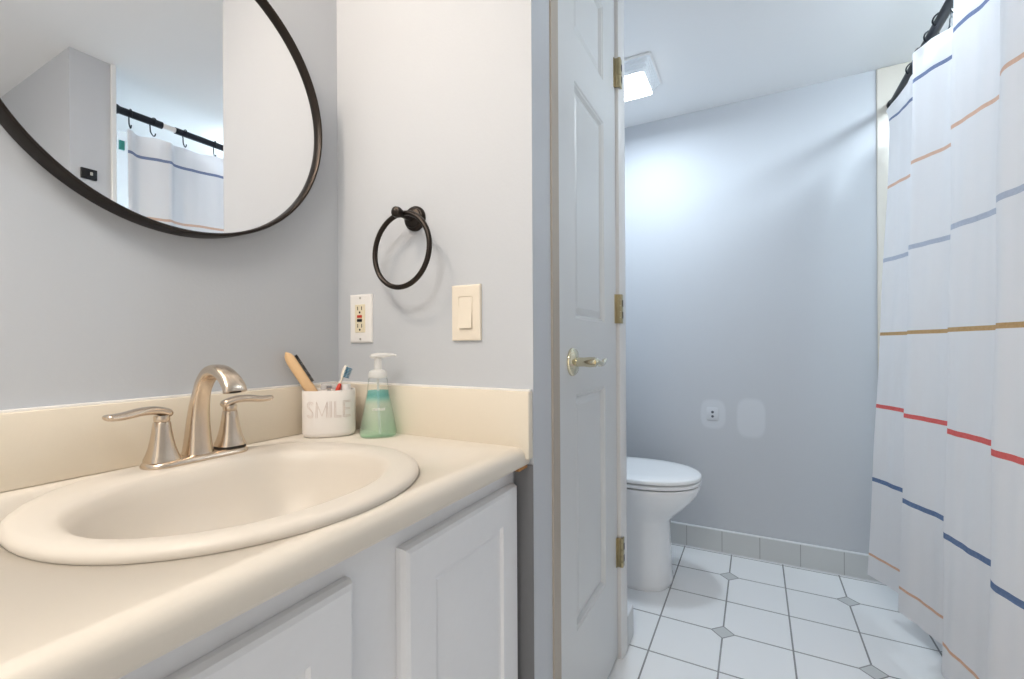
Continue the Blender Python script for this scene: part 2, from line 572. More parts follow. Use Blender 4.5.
# closet door
door = bpy.data.objects.new('door_1', None)
COL.objects.link(door)
door.location = (DX1, YD, 0.012)
tag(door, 'narrow white panelled closet door with lever handle, closed', 'door', kind='structure')
def panel_leaf(bm, x0, x1, z0, z1, yf, th, panels, depth=0.011, mould=0.012, raise_w=0.03, raise_h=0.005):
    """leaf in the x-z plane, front faces -y; panels sunk with a sloped moulding and a raised field"""
    xs = sorted({x0, x1} | {p[0] for p in panels} | {p[1] for p in panels})
    zs = sorted({z0, z1} | {p[2] for p in panels} | {p[3] for p in panels})
    def inpanel(xa, xb, za, zb):
        xm, zm = (xa + xb) / 2, (za + zb) / 2
        return any(p[0] < xm < p[1] and p[2] < zm < p[3] for p in panels)
    V = {}
    def v(x, z, y=yf):
        k = (round(x, 5), round(z, 5), round(y, 5))
        if k not in V:
            V[k] = bm.verts.new((x, y, z))
        return V[k]
    for xa, xb in zip(xs[:-1], xs[1:]):
        for za, zb in zip(zs[:-1], zs[1:]):
            if not inpanel(xa, xb, za, zb):
                bm.faces.new((v(xa, za), v(xb, za), v(xb, zb), v(xa, zb)))
    for a, b, c, d in panels:
        steps = [(0, 0), (mould * 0.25, 0.003), (mould * 0.55, 0.0035), (mould, depth), (mould + 0.005, depth), (mould + raise_w * 0.6, depth - raise_h)]
        rings = []
        for ins, dy in steps:
            rings.append([v(a + ins, c + ins, yf + dy), v(b - ins, c + ins, yf + dy), v(b - ins, d - ins, yf + dy), v(a + ins, d - ins, yf + dy)])
        for r0, r1 in zip(rings[:-1], rings[1:]):
            for i in range(4):
                j = (i + 1) % 4
                bm.faces.new((r0[i], r0[j], r1[j], r1[i]))
        bm.faces.new(rings[-1])
    # edges and back
    yb = yf + th
    loop = []
    loop += [(x, z0) for x in xs[:-1]] + [(x1, z) for z in zs[:-1]] + [(x, z1) for x in reversed(xs[1:])] + [(x0, z) for z in reversed(zs[1:])]
    fr = [v(x, z) for x, z in loop]
    bk = [bm.verts.new((x, yb, z)) for x, z in loop]
    n = len(loop)
    for i in range(n):
        j = (i + 1) % n
        bm.faces.new((fr[i], bk[i], bk[j], fr[j]))
    bm.faces.new(bk)
bm = bmesh.new()
panel_leaf(bm, DX0, DX1, 0.012, DZ, YD, 0.034,
           [(1.030, 1.268, 0.285, 0.852), (1.030, 1.268, 1.032, 1.603), (1.030, 1.268, 1.722, 1.935)])
obj('door_leaf', bm, DOORW, door, smooth=False)
# hinges
def hinge(z):
    bm = bmesh.new()
    KX = DX1 - 0.003
    add_box(bm, (KX - 0.012, YD - 0.0025, z - 0.0445), (KX, YD + 0.001, z + 0.0445), 0.001)
    add_box(bm, (KX - 0.003, YD - 0.014, z - 0.0445), (KX, YD, z + 0.0445), 0.0005)
    add_box(bm, (KX, YD - 0.0192, z - 0.0445), (KX + 0.017, YD - 0.0155, z + 0.0445), 0.001)
    for k in range(5):
        a = z - 0.0445 + k * 0.0178
        r = 0.0056 if k % 2 == 0 else 0.0048
        lathe(bm, [(0.0, a + 0.0006), (r, a + 0.0008), (r, a + 0.0170), (0.0, a + 0.0172)], (KX, YD - 0.0142, 0), 'Z', 14, cap=False)
    return bm
for z in (1.804, 1.080, 0.333):
    h = obj('hinge', hinge(z), BRASS, door)
    h['label'] = 'antique brass hinge'
    for dz in (-0.019, 0.017):
        gp = obj('knuckle_gap', box((DX1 + 0.0030, YD - 0.0199, z + dz - 0.010), (DX1 + 0.0115, YD - 0.0191, z + dz + 0.010), 0.0003), DARK, h, smooth=False)
        gp['label'] = 'dark gap in the hinge'
# lever handle
hx, hz = 1.005, 0.930
bm = bmesh.new()
lathe(bm, [(0.0, -0.001), (0.033, 0.0), (0.033, -0.004), (0.030, -0.008), (0.020, -0.011), (0.013, -0.013), (0.0, -0.013)], (hx, YD, hz), 'Y', 36, cap=False)
han = obj('handle', bm, CHROME, door)
han['label'] = 'polished lever handle on a round rose'
bm = bmesh.new()
lathe(bm, [(0.011, -0.011), (0.0105, -0.030), (0.012, -0.044), (0.011, -0.058), (0.0, -0.060)], (hx, YD, hz), 'Y', 24)
lp = catmull([(hx - 0.006, YD - 0.050, hz), (hx + 0.014, YD - 0.054, hz), (hx + 0.038, YD - 0.055, hz - 0.005), (hx + 0.064, YD - 0.053, hz - 0.006), (hx + 0.090, YD - 0.050, hz + 0.001), (hx + 0.112, YD - 0.047, hz + 0.004)], 6)
nl = len(lp)
tube(bm, lp, [0.011 - 0.006 * (i / (nl - 1)) for i in range(nl)], 14, flat=[0.95 - 0.4 * i / (nl - 1) for i in range(nl)])
obj('lever', bm, CHROME, han)

# base tiles
struct('baseboard_back', box((XB - 0.011, -0.53, 0), (XB, YM, 0.107), 0.0025), base_tile_mat('Y', 0.2965), label='grey base tiles along the foot of the back wall', cat='baseboard')
struct('baseboard_closet', box((1.4525, YC - 0.012, 0), (1.528, YM - 0.002, 0.107), 0.004), base_tile_mat('Y', 0.30), label='base tiles around the far end of the closet wall', cat='baseboard')
struct('baseboard_left', box((1.529, YM - 0.011, 0), (XB - 0.012, YM, 0.107), 0.0025), base_tile_mat('X', 0.1), label='base tiles behind the toilet', cat='baseboard')
# tiled tub surround
bm = bmesh.new()
add_box(bm, (XB - 0.009, YR, 0.42), (XB, -0.437, CZ - 0.001), 0.004)
struct('trim_5', bm, mat('beige_tub_tile', srgb(214, 208, 198), 0.25), label='pale glossy tile strip on the back wall beside the shower curtain', cat='trim')
bm = bmesh.new()
add_box(bm, (XP1 + 0.004, YR, 0.42), (XB - 0.009, YR + 0.009, 1.84), 0.003)
add_box(bm, (XP1, YR + 0.009, 0.42), (XP1 + 0.009, YP - 0.03, 1.84), 0.003)
struct('trim_6', bm, TILEW, label='white wall panels around the bathtub', cat='trim')

# ------------------------------------------------------------------ bathtub
tub = thing('bathtub', 'white bathtub mostly hidden behind the shower curtain', 'bathtub', (1.6, -0.86, 0))
def rrect(x0, x1, y0, y1, z, r, seg=8):
    out = []
    for cx, cy, a0 in ((x1 - r, y1 - r, 0), (x0 + r, y1 - r, 90), (x0 + r, y0 + r, 180), (x1 - r, y0 + r, 270)):
        for k in range(seg + 1):
            a = math.radians(a0 + 90 * k / seg)
            out.append(Vector((cx + r * math.cos(a), cy + r * math.sin(a), z)))
    return out
tx0, tx1, ty0, ty1 = XP1 + 0.010, XB - 0.012, YR + 0.011, -0.535
bm = bmesh.new()
ring_skin(bm, [rrect(tx0, tx1, ty0, ty1, 0.0, 0.01), rrect(tx0, tx1, ty0, ty1, 0.40, 0.01), rrect(tx0 + 0.006, tx1 - 0.006, ty0 + 0.006, ty1 - 0.006, 0.42, 0.015),
               rrect(tx0 + 0.07, tx1 - 0.07, ty0 + 0.06, ty1 - 0.07, 0.42, 0.09), rrect(tx0 + 0.09, tx1 - 0.09, ty0 + 0.08, ty1 - 0.09, 0.40, 0.10),
               rrect(tx0 + 0.14, tx1 - 0.20, ty0 + 0.11, ty1 - 0.12, 0.12, 0.12), rrect(tx0 + 0.18, tx1 - 0.25, ty0 + 0.15, ty1 - 0.16, 0.09, 0.10)])
obj('basin', bm, TUBW, tub)
bm = bmesh.new()
lathe(bm, [(0.0, 0.088), (0.03, 0.088), (0.03, 0.094), (0.0, 0.096)], (1.12, -0.89, 0), 'Z', 24, cap=False)
obj('drain', bm, CHROME, tub)

# ------------------------------------------------------------------ vanity cabinet
CT = 0.776        # counter top
YN = 0.383        # counter nose
YF = 0.418        # face frame
XV = -0.13
van = thing('vanity_cabinet', 'white painted vanity cabinet with panelled doors under the almond counter', 'cabinet', (0.33, 0.66, 0))
bm = bmesh.new()
add_box(bm, (XV, YF + 0.018, 0.09), (XV + 0.016, YM - 0.002, 0.737))
add_box(bm, (XT - 0.018, YF + 0.018, 0.09), (XT - 0.002, YM - 0.002, 0.737))
add_box(bm, (XV + 0.016, YF + 0.018, 0.09), (XT - 0.018, YM - 0.002, 0.106))
add_box(bm, (XV + 0.016, YM - 0.014, 0.106), (XT - 0.018, YM - 0.002, 0.737))
obj('carcass', bm, CABW, van, smooth=False)
bm = bmesh.new()
for x0, x1 in ((XV, -0.075), (0.365, 0.462), (0.752, XT - 0.002)):
    add_box(bm, (x0, YF, 0.09), (x1, YF + 0.018, 0.737))
add_box(bm, (-0.075, YF, 0.675), (0.365, YF + 0.018, 0.737))
add_box(bm, (0.462, YF, 0.675), (0.752, YF + 0.018, 0.737))
add_box(bm, (-0.075, YF, 0.09), (0.365, YF + 0.018, 0.15))
add_box(bm, (0.462, YF, 0.09), (0.752, YF + 0.018, 0.15))
obj('face_frame', bm, CABW, van, smooth=False)
obj('toe_kick', box((XV + 0.002, YF + 0.06, 0.0), (XT - 0.004, YF + 0.076, 0.0895)), CABW, van, smooth=False)
bm = box((0.748, YN + 0.004, 0.7350), (XT - 0.0035, YF - 0.0005, 0.7405))
ds = obj('shim_strip', bm, OAKRAW, van, smooth=False)
ds['label'] = 'bare wood strip under the counter edge'

def cab_door(x0, x1, z0, z1, nm):
    """overlay door: lipped edge with a finger bevel, flat sunk panel"""
    bm = bmesh.new()
    yf, yb = YF - 0.0185, YF - 0.0004
    e = 0.008
    # lipped body
    rings = []
    for ins, y in ((0.0, yb), (0.0, yb - 0.008), (e * 0.35, yf + 0.003), (e, yf)):
        rings.append([Vector((x0 + ins, y, z0 + ins)), Vector((x1 - ins, y, z0 + ins)), Vector((x1 - ins, y, z1 - ins)), Vector((x0 + ins, y, z1 - ins))])
    s = 0.060
    t = [(s, yf), (s + 0.003, yf + 0.005), (s + 0.009, yf + 0.0062), (s + 0.012, yf + 0.0052), (s + 0.03, yf + 0.0045)]
    for ins, y in t:
        rings.append([Vector((x0 + ins, y, z0 + ins)), Vector((x1 - ins, y, z0 + ins)), Vector((x1 - ins, y, z1 - ins)), Vector((x0 + ins, y, z1 - ins))])
    ring_skin(bm, rings)
    return obj(nm, bm, CABW, van, smooth=False)
cab_door(0.4535, 0.7700, 0.118, 0.7045, 'door')
cab_door(-0.078, 0.3700, 0.118, 0.7045, 'door')

# ------------------------------------------------------------------ countertop with sink cutout
SX, SY, SA, SB = 0.387, 0.6235, 0.2335, 0.2225
ctop = thing('countertop', 'almond laminate vanity countertop with rolled front edge and low backsplash', 'countertop', (0.33, 0.64, 0.741))
prof = [(YM - 0.001, CT), (YN + 0.020, CT), (YN + 0.012, CT - 0.0014), (YN + 0.006, CT - 0.005), (YN + 0.0016, CT - 0.011), (YN, CT - 0.018),
        (YN, CT - 0.030), (YN + 0.003, CT - 0.0345), (YN + 0.008, CT - 0.0352), (YM - 0.001, CT - 0.0352)]
bm = bmesh.new()
prism(bm, prof, 'X', XV - 0.01, XT - 0.0015)
slab = obj('slab', bm, LAMIN, ctop, angle=25)
bm = bmesh.new()
ring_skin(bm, [sup(SX, SY, 0.70, SA - 0.014, SB - 0.014, 2.1), sup(SX, SY, 0.82, SA - 0.014, SB - 0.014, 2.1)])
cut = obj('cut', bm, LAMIN)
md = slab.modifiers.new('b', 'BOOLEAN')
md.operation = 'DIFFERENCE'
md.object = cut
md.solver = 'EXACT'
dg = bpy.context.evaluated_depsgraph_get()
me = bpy.data.meshes.new_from_object(slab.evaluated_get(dg))
slab.modifiers.clear()
slab.data = me
bpy.data.objects.remove(cut)
# splashes
def splash(lo, hi):
    return box(lo, hi, 0.003, 2)
o = obj('backsplash', splash((XV - 0.01, YM - 0.0195, CT + 0.0002), (XT - 0.021, YM - 0.0008, 0.8815)), LAMINB, ctop)
bm = bmesh.new()
add_box(bm, (XT - 0.0195, YC + 0.0008, CT - 0.022), (XT - 0.0008, YM - 0.0008, 0.8815), 0.002)
o = obj('side_splash', bm, LAMINB, ctop)
bm = bmesh.new()
add_box(bm, (XV - 0.01, YM - 0.010, 0.8812), (XT - 0.012, YM - 0.0003, 0.8850), 0.001)
add_box(bm, (XT - 0.010, YC + 0.003, 0.8812), (XT - 0.0003, YM - 0.009, 0.8850), 0.001)
obj('caulk_line', bm, PLATEW, ctop)

# ------------------------------------------------------------------ sink
sink = thing('sink', 'off-white oval drop-in sink with wide rim set in the vanity counter', 'sink', (SX, SY, CT))
bm = bmesh.new()
BX, BY = 0.379, 0.602
bowl = [
    sup(SX, SY, CT + 0.0003, SA - 0.0008, SB - 0.0008, 2.12),
    sup(SX, SY, CT + 0.003, SA, SB, 2.12),
    sup(SX, SY, CT + 0.0075, SA - 0.001, SB - 0.001, 2.12),
    sup(SX, SY, CT + 0.0115, SA - 0.006, SB - 0.006, 2.12),
    sup(SX, SY, CT + 0.0130, SA - 0.014, SB - 0.014, 2.12),
    sup(SX, SY - 0.006, CT + 0.0125, SA - 0.026, SB - 0.040, 2.12),
    sup(BX, BY, CT + 0.0115, 0.194, 0.161, 2.12),
    sup(BX, BY, CT + 0.0095, 0.190, 0.157, 2.12),
    sup(BX, BY, CT + 0.004, 0.184, 0.151, 2.12),
    sup(BX, BY, CT - 0.012, 0.178, 0.145, 2.12),
    sup(BX, BY, CT - 0.045, 0.166, 0.134, 2.15),
    sup(BX, BY, CT - 0.080, 0.146, 0.117, 2.15),
    sup(BX, BY, CT - 0.105, 0.116, 0.093, 2.1),
    sup(BX, BY, CT - 0.120, 0.075, 0.062, 2.0),
    sup(BX, BY, CT - 0.126, 0.028, 0.028, 2.0),
    sup(BX, BY, CT - 0.140, 0.022, 0.022, 2.0),
    sup(BX, BY, CT - 0.145, 0.030, 0.030, 2.0),
    sup(BX, BY, CT - 0.134, 0.080, 0.067, 2.0),
    sup(BX, BY, CT - 0.115, 0.125, 0.101, 2.1),
    sup(BX, BY, CT - 0.085, 0.155, 0.126, 2.15),
    sup(BX, BY, CT - 0.040, 0.176, 0.144, 2.15),
    sup(BX, BY, CT - 0.004, 0.190, 0.157, 2.12),
    sup(SX, SY, CT + 0.0003, SA - 0.016, SB - 0.016, 2.12),
]
ring_skin(bm, bowl + [bowl[0]], True, False, False)
obj('basin', bm, PORC, sink, angle=60)
bm = bmesh.new()
lathe(bm, [(0.0, -0.128), (0.012, -0.1275), (0.014, -0.124), (0.026, -0.1235), (0.027, -0.126), (0.020, -0.130), (0.0, -0.131)], (BX, BY, CT), 'Z', 28, cap=False)
d = obj('drain', bm, NICK, sink)
d['label'] = 'nickel drain ring'

# ------------------------------------------------------------------ faucet
FX, FY, FZ = 0.411, 0.800, CT + 0.0123
fau = thing('faucet', 'brushed nickel two-handle faucet on the back rim of the sink', 'faucet', (FX, FY, FZ))
def stad(cx, cy, z, a, b, n=24):
    """stadium ring, half length a along x, half width b"""
    out = []
    s = a - b
    for k in range(n):
        t = -PI / 2 + PI * k / (n - 1)
        out.append(Vector((cx + s + b * math.cos(t), cy + b * math.sin(t), z)))
    for k in range(n):
        t = PI / 2 + PI * k / (n - 1)
        out.append(Vector((cx - s + b * math.cos(t), cy + b * math.sin(t), z)))
    return out
bm = bmesh.new()
ring_skin(bm, [stad(FX, FY, FZ, 0.0775, 0.0265), stad(FX, FY, FZ + 0.003, 0.0780, 0.0270), stad(FX, FY, FZ + 0.006, 0.0765, 0.0255), stad(FX, FY, FZ + 0.0085, 0.0735, 0.0225), stad(FX, FY, FZ + 0.0095, 0.066, 0.0165)])
obj('base_plate', bm, NICK, fau)
def handle(cx, sgn, zoff):
    z0 = FZ + 0.0085 + zoff
    bm = bmesh.new()
    prof = [(0.0220, 0.0), (0.0216, 0.003), (0.0190, 0.010), (0.0163, 0.020), (0.0142, 0.032), (0.0126, 0.044), (0.0112, 0.0575), (0.0106, 0.0585)]
    rings = [sup(cx, FY, z0 + h, r, r, 3.0 - 0.9 * h / 0.055, 40) for r, h in prof]
    ring_skin(bm, rings)
    o = obj('handle', bm, NICK, fau)
    bm = bmesh.new()
    lathe(bm, [(0.0, 0.0592), (0.0102, 0.0592), (0.0106, 0.0605), (0.0106, 0.067), (0.0102, 0.0685), (0.0, 0.0685)], (cx, FY, z0), 'Z', 28, cap=False)
    L = catmull([(cx - sgn * 0.012, FY, z0 + 0.0685), (cx - sgn * 0.004, FY, z0 + 0.0730), (cx + sgn * 0.012, FY - 0.001, z0 + 0.0770), (cx + sgn * 0.030, FY - 0.003, z0 + 0.0770), (cx + sgn * 0.050, FY - 0.005, z0 + 0.0740), (cx + sgn * 0.066, FY - 0.007, z0 + 0.0740), (cx + sgn * 0.073, FY - 0.008, z0 + 0.0770)], 6)
    n = len(L)
    R, Fl = [], []
    for i in range(n):
        t = i / (n - 1)
        w = 0.0098 if t < 0.2 else 0.0098 + 0.0012 * math.sin((t - 0.2) / 0.8 * PI)
        if t > 0.85: w *= max(0.25, 1 - ((t - 0.85) / 0.15) ** 2 * 0.8)
        if t < 0.1: w *= 0.7 + 3 * t
        R.append(w)
        Fl.append(0.72 - 0.30 * t)
    tube(bm, L, R, 16, flat=Fl)
    obj('lever', bm, NICK, o)
    return o
h1 = handle(0.360, -1, 0.0)
h2 = handle(0.462, 1, 0.004)
bm = bmesh.new()
ring_skin(bm, [sup(0.462, FY, FZ + 0.0088, 0.0218, 0.0218, 3.0, 40), sup(0.462, FY, FZ + 0.0124, 0.0218, 0.0218, 3.0, 40)])
g = obj('gasket', bm, DARK, h2)
g['label'] = 'dark gasket showing under the raised handle'
# spout: broad at the base, narrowing up the neck, then broad and flat towards the mouth
P = catmull([(FX, FY + 0.001, FZ + 0.0085), (FX, FY + 0.0005, FZ + 0.030), (FX, FY - 0.001, FZ + 0.060), (FX, FY - 0.006, FZ + 0.091), (FX, FY - 0.018, FZ + 0.121), (FX, FY - 0.039, FZ + 0.1405), (FX, FY - 0.063, FZ + 0.1430), (FX, FY - 0.086, FZ + 0.1330), (FX, FY - 0.099, FZ + 0.1205), (FX, FY - 0.1025, FZ + 0.1120)], 8)
n = len(P)
rings = []
for i, p in enumerate(P):
    t = i / (n - 1)
    tan = (P[min(i + 1, n - 1)] - P[max(i - 1, 0)]).normalized()
    side = Vector((1, 0, 0))
    nrm = side.cross(tan)
    w = 0.0215 - 0.0095 * min(1, t / 0.40) ** 0.8 + (0.0055 * max(0, (t - 0.40) / 0.60))
    th = 0.0205 - 0.0100 * min(1, t / 0.40) ** 0.8 - 0.0025 * max(0, (t - 0.40) / 0.60)
    ring = []
    for k in range(28):
        a = 2 * PI * k / 28
        c, s = math.cos(a), math.sin(a)
        ring.append(p + side * math.copysign(abs(c) ** 0.72, c) * w + nrm * math.copysign(abs(s) ** 0.72, s) * th)
    rings.append(ring)
bm = bmesh.new()
ring_skin(bm, rings)
sp = obj('spout', bm, NICK, fau)
bm = bmesh.new()
tan = (P[-1] - P[-3]).normalized()
tube(bm, [P[-1] - tan * 0.002, P[-1] + tan * 0.0008], 0.0055, 18, flat=1.6, ref=(1, 0, 0))
a = obj('aerator', bm, DARK, sp)
a['label'] = 'dark spout mouth'

# ------------------------------------------------------------------ round mirror
MX, MZ, MA, MB = 0.4400, 1.4370, 0.2760, 0.2670
MDX, MDZ = 0.844, 0.536
mir = thing('mirror', 'large round wall mirror in a thin dark bronze frame above the sink', 'mirror', (MX, YM, MZ))
def mir_ring(off, y, seg=128):
    out = []
    for k in range(seg):
        t = 2 * PI * k / seg
        p, q = (MA + off) * math.cos(t), (MB + off) * math.sin(t)
        out.append(Vector((MX + p * MDX - q * MDZ, y, MZ + p * MDZ + q * MDX)))
    return out
bm = bmesh.new()
fr = [(-0.007, YM - 0.0010), (0.0, YM - 0.0010), (0.0, YM - 0.0340), (-0.0015, YM - 0.0365), (-0.0050, YM - 0.0365), (-0.0065, YM - 0.0345), (-0.0070, YM - 0.0270)]
fr = [mir_ring(o, y) for o, y in fr]
ring_skin(bm, fr + [fr[0]], True, False, False)
obj('frame', bm, BRONZE, mir)
bm = bmesh.new()
ring_skin(bm, [mir_ring(-0.0072, YM - 0.004), mir_ring(-0.0072, YM - 0.0245)])
obj('glass', bm, MIRR, mir, smooth=False)

# ------------------------------------------------------------------ towel ring
TY, TZ = 0.659, 1.249
tr = thing('towel_ring', 'dark bronze towel ring on the wall between outlet and switch', 'towel ring', (XT, TY, TZ))
bm = bmesh.new()
lathe(bm, [(0.0, XT - 0.0005), (0.0275, XT - 0.0005), (0.0275, XT - 0.005), (0.0255, XT - 0.009), (0.0225, XT - 0.0105), (0.0215, XT - 0.0135), (0.014, XT - 0.0175), (0.0, XT - 0.0185)], (0, TY, TZ), 'X', 36, cap=False)
obj('rosette', bm, BRONZE, tr)
XE = 0.728
bm = bmesh.new()
lathe(bm, [(0.0, XT - 0.016), (0.0100, XT - 0.016), (0.0085, XT - 0.026), (0.0078, XE + 0.012), (0.0092, XE + 0.007), (0.0112, XE + 0.001), (0.0116, XE - 0.004), (0.0105, XE - 0.009), (0.006, XE - 0.012), (0.0, XE - 0.0125)], (0, TY, TZ), 'X', 28, cap=False)
obj('post', bm, BRONZE, tr)
bm = bmesh.new()
RR = 0.0785
tw = math.radians(-3)
RX = XE + 0.013
ring_pts = []
for k in range(72):
    a = 2 * PI * k / 72
    ring_pts.append((RX - RR * math.sin(a) * math.sin(tw) - 0.004 * (1 - math.cos(a)), TY + RR * math.sin(a) * math.cos(tw), TZ - RR * 0.985 + RR * 1.0 * math.cos(a)))
tube(bm, ring_pts, 0.0056, 14, ref=(1, 0.001, 0), closed=True)
obj('ring', bm, BRONZE, tr)

# ------------------------------------------------------------------ outlet and switch
oy, oz = 0.8235, 1.0350
out = thing('wall_outlet', 'white outlet plate with red and black buttons on the wall above the soap bottle', 'outlet', (XT, oy, oz))
bm = bmesh.new()
def plate(bm, y, z, w=0.0352, h=0.0572):
    rings = [(w, h, 0.0003), (w, h, 0.003), (w - 0.0012, h - 0.0012, 0.0052), (w - 0.004, h - 0.004, 0.0064)]
    ring_skin(bm, [[Vector((XT - d, y + sy * a, z + sz * b)) for sy, sz in ((-1, -1), (1, -1), (1, 1), (-1, 1))] for a, b, d in rings])
plate(bm, oy, oz)
obj('cover_plate', bm, PLATEW, out, smooth=False)
bm = bmesh.new()
add_box(bm, (XT - 0.0082, oy - 0.0163, oz - 0.0330), (XT - 0.006, oy + 0.0163, oz + 0.0330), 0.0012)
rec = obj('receptacle', bm, GFCI, out, smooth=False)
bm = bmesh.new()
add_box(bm, (XT - 0.0100, oy - 0.0075, oz + 0.0015), (XT - 0.008, oy + 0.0075, oz + 0.0078), 0.0006)
b1 = obj('reset_button', bm, REDP, rec, smooth=False); b1['label'] = 'red button'
bm = bmesh.new()
add_box(bm, (XT - 0.0100, oy - 0.0075, oz - 0.0078), (XT - 0.008, oy + 0.0075, oz - 0.0015), 0.0006)
b2 = obj('test_button', bm, BLKP, rec, smooth=False); b2['label'] = 'black button'
for s in (1, -1):
    bm = bmesh.new()
    zc = oz + s * 0.0205
    for dy in (-0.0064, 0.0064):
        add_box(bm, (XT - 0.0085, oy + dy - 0.0011, zc - 0.001), (XT - 0.0081, oy + dy + 0.0011, zc + 0.0075))
    lathe(bm, [(0.0, XT - 0.0081), (0.0026, XT - 0.0081), (0.0026, XT - 0.0085), (0.0, XT - 0.0085)], (0, oy, zc - 0.0062), 'X', 14, cap=False)
    obj('socket_slots', bm, DARK, rec, smooth=False)
for s in (1, -1):
    bm = bmesh.new()
    lathe(bm, [(0.0, XT - 0.0060), (0.0030, XT - 0.0062), (0.0026, XT - 0.0074), (0.0, XT - 0.0078)], (0, oy, oz + s * 0.0485), 'X', 16, cap=False)
    obj('screw', bm, SCREW, out)
wy, wz = 0.5245, 1.0370
sw = thing('light_switch', 'ivory rocker light switch on the wall right of the towel ring', 'light switch', (XT, wy, wz))
bm = bmesh.new()
rings = [(0.0352, 0.0572, 0.0003), (0.0352, 0.0572, 0.0045), (0.0340, 0.0560, 0.0066), (0.0315, 0.0535, 0.0072), (0.0168, 0.0335, 0.0072), (0.0165, 0.0332, 0.0050)]
ring_skin(bm, [[Vector((XT - d, wy + sy * a, wz + sz * b)) for sy, sz in ((-1, -1), (1, -1), (1, 1), (-1, 1))] for a, b, d in rings])
obj('cover_plate', bm, IVORY, sw, smooth=False)
bm = bmesh.new()
poly = [(XT - 0.0052, wz - 0.0322), (XT - 0.0118, wz - 0.0320), (XT - 0.0088, wz - 0.001), (XT - 0.0068, wz + 0.0320), (XT - 0.0052, wz + 0.0322)]
v0 = [bm.verts.new((p[0], wy - 0.0158, p[1])) for p in poly]
v1 = [bm.verts.new((p[0], wy + 0.0158, p[1])) for p in poly]
for i in range(5):
    bm.faces.new((v0[i], v0[(i + 1) % 5], v1[(i + 1) % 5], v1[i]))
bm.faces.new(v0[::-1]); bm.faces.new(v1)
obj('rocker', bm, IVORY, sw, smooth=False)

# ------------------------------------------------------------------ tumbler and what stands in it
CX, CY = 0.690, 0.8245
cup = thing('toothbrush_cup', 'white oval ceramic cup lettered SMILE beside the faucet', 'cup', (CX, CY, CT))
ang = math.atan2(CY, CX) - PI / 2            # turn so the flat front looks at the room
ca, sa = math.cos(ang), math.sin(ang)
def cp(x, y, z):                              # cup coordinates (x right along its front, y away from the room)
    return Vector((CX + x * ca - y * sa, CY + x * sa + y * ca, CT + z))
def cup_ring(a, b, z, n=2.6, seg=56):
    return [cp(p.x, p.y, z) for p in sup(0, 0, 0, a, b, n, seg)]
CA, CB, CH = 0.0545, 0.0425, 0.0995
bm = bmesh.new()
ring_skin(bm, [cup_ring(CA - 0.007, CB - 0.007, 0.0003), cup_ring(CA - 0.0025, CB - 0.0025, 0.003), cup_ring(CA, CB, 0.009), cup_ring(CA, CB, 0.012), cup_ring(CA, CB, CH - 0.002), cup_ring(CA - 0.001, CB - 0.001, CH),
               cup_ring(CA - 0.0035, CB - 0.0035, CH), cup_ring(CA - 0.0045, CB - 0.0045, CH - 0.002), cup_ring(CA - 0.005, CB - 0.005, 0.012), cup_ring(CA - 0.010, CB - 0.010, 0.007)])
body = obj('body', bm, CUPW, cup)
# lettering: thin double strokes laid on the front of the cup
def cupy(x):
    return -CB * max(0.0, 1 - abs(x / CA) ** 2.6) ** (1 / 2.6) - 0.0004
def stroke(bm, pts, r=0.00035):
    P = []
    for (x0, z0), (x1, z1) in zip(pts[:-1], pts[1:]):
        k = max(2, int(max(abs(x1 - x0), abs(z1 - z0)) / 0.003))
        for i in range(k):
            t = i / k
            P.append((x0 + (x1 - x0) * t, z0 + (z1 - z0) * t))
    P.append(pts[-1])
    tube(bm, [cp(x, cupy(x), z) for x, z in P], r, 6)
bm = bmesh.new()
zb, zt = 0.0435, 0.0775
def L(x, w): return lambda px, pz: (x + px * w, zb + pz * (zt - zb))
S = L(-0.0435, 0.013)
stroke(bm, [S(0.95, 0.86), S(0.75, 0.97), S(0.45, 1.0), S(0.15, 0.92), S(0.05, 0.75), S(0.2, 0.6), S(0.55, 0.48), S(0.85, 0.36), S(0.95, 0.2), S(0.8, 0.06), S(0.5, 0.0), S(0.2, 0.05), S(0.02, 0.18)])
S = L(-0.042, 0.010)
stroke(bm, [S(0.9, 0.80), S(0.5, 0.92), S(0.2, 0.78), S(0.4, 0.6), S(0.8, 0.42), S(0.9, 0.22), S(0.5, 0.08), S(0.1, 0.18)])
Mm = L(-0.0265, 0.024)
stroke(bm, [Mm(0.0, 0.0), Mm(0.06, 1.0), Mm(0.5, 0.1), Mm(0.94, 1.0), Mm(1.0, 0.0)])
stroke(bm, [Mm(0.12, 0.0), Mm(0.14, 0.72)])
stroke(bm, [Mm(0.88, 0.0), Mm(0.86, 0.72)])
for x in (0.0015, 0.0045):
    stroke(bm, [(x, zb), (x, zt)])
Ll = L(0.0100, 0.0140)
stroke(bm, [Ll(0, 1), Ll(0, 0), Ll(1, 0)])
stroke(bm, [Ll(0.2, 1), Ll(0.2, 0.08), Ll(1, 0.08)])
Ee = L(0.0275, 0.0155)
stroke(bm, [Ee(1, 1), Ee(0, 1), Ee(0, 0), Ee(1, 0)])
stroke(bm, [Ee(1, 0.92), Ee(0.18, 0.92), Ee(0.18, 0.08), Ee(1, 0.08)])
stroke(bm, [Ee(0.18, 0.54), Ee(0.9, 0.54)])
stroke(bm, [Ee(0.18, 0.46), Ee(0.9, 0.46)])
lt = obj('lettering', bm, INK, body)
lt['label'] = 'thin rose-grey letters SMILE'

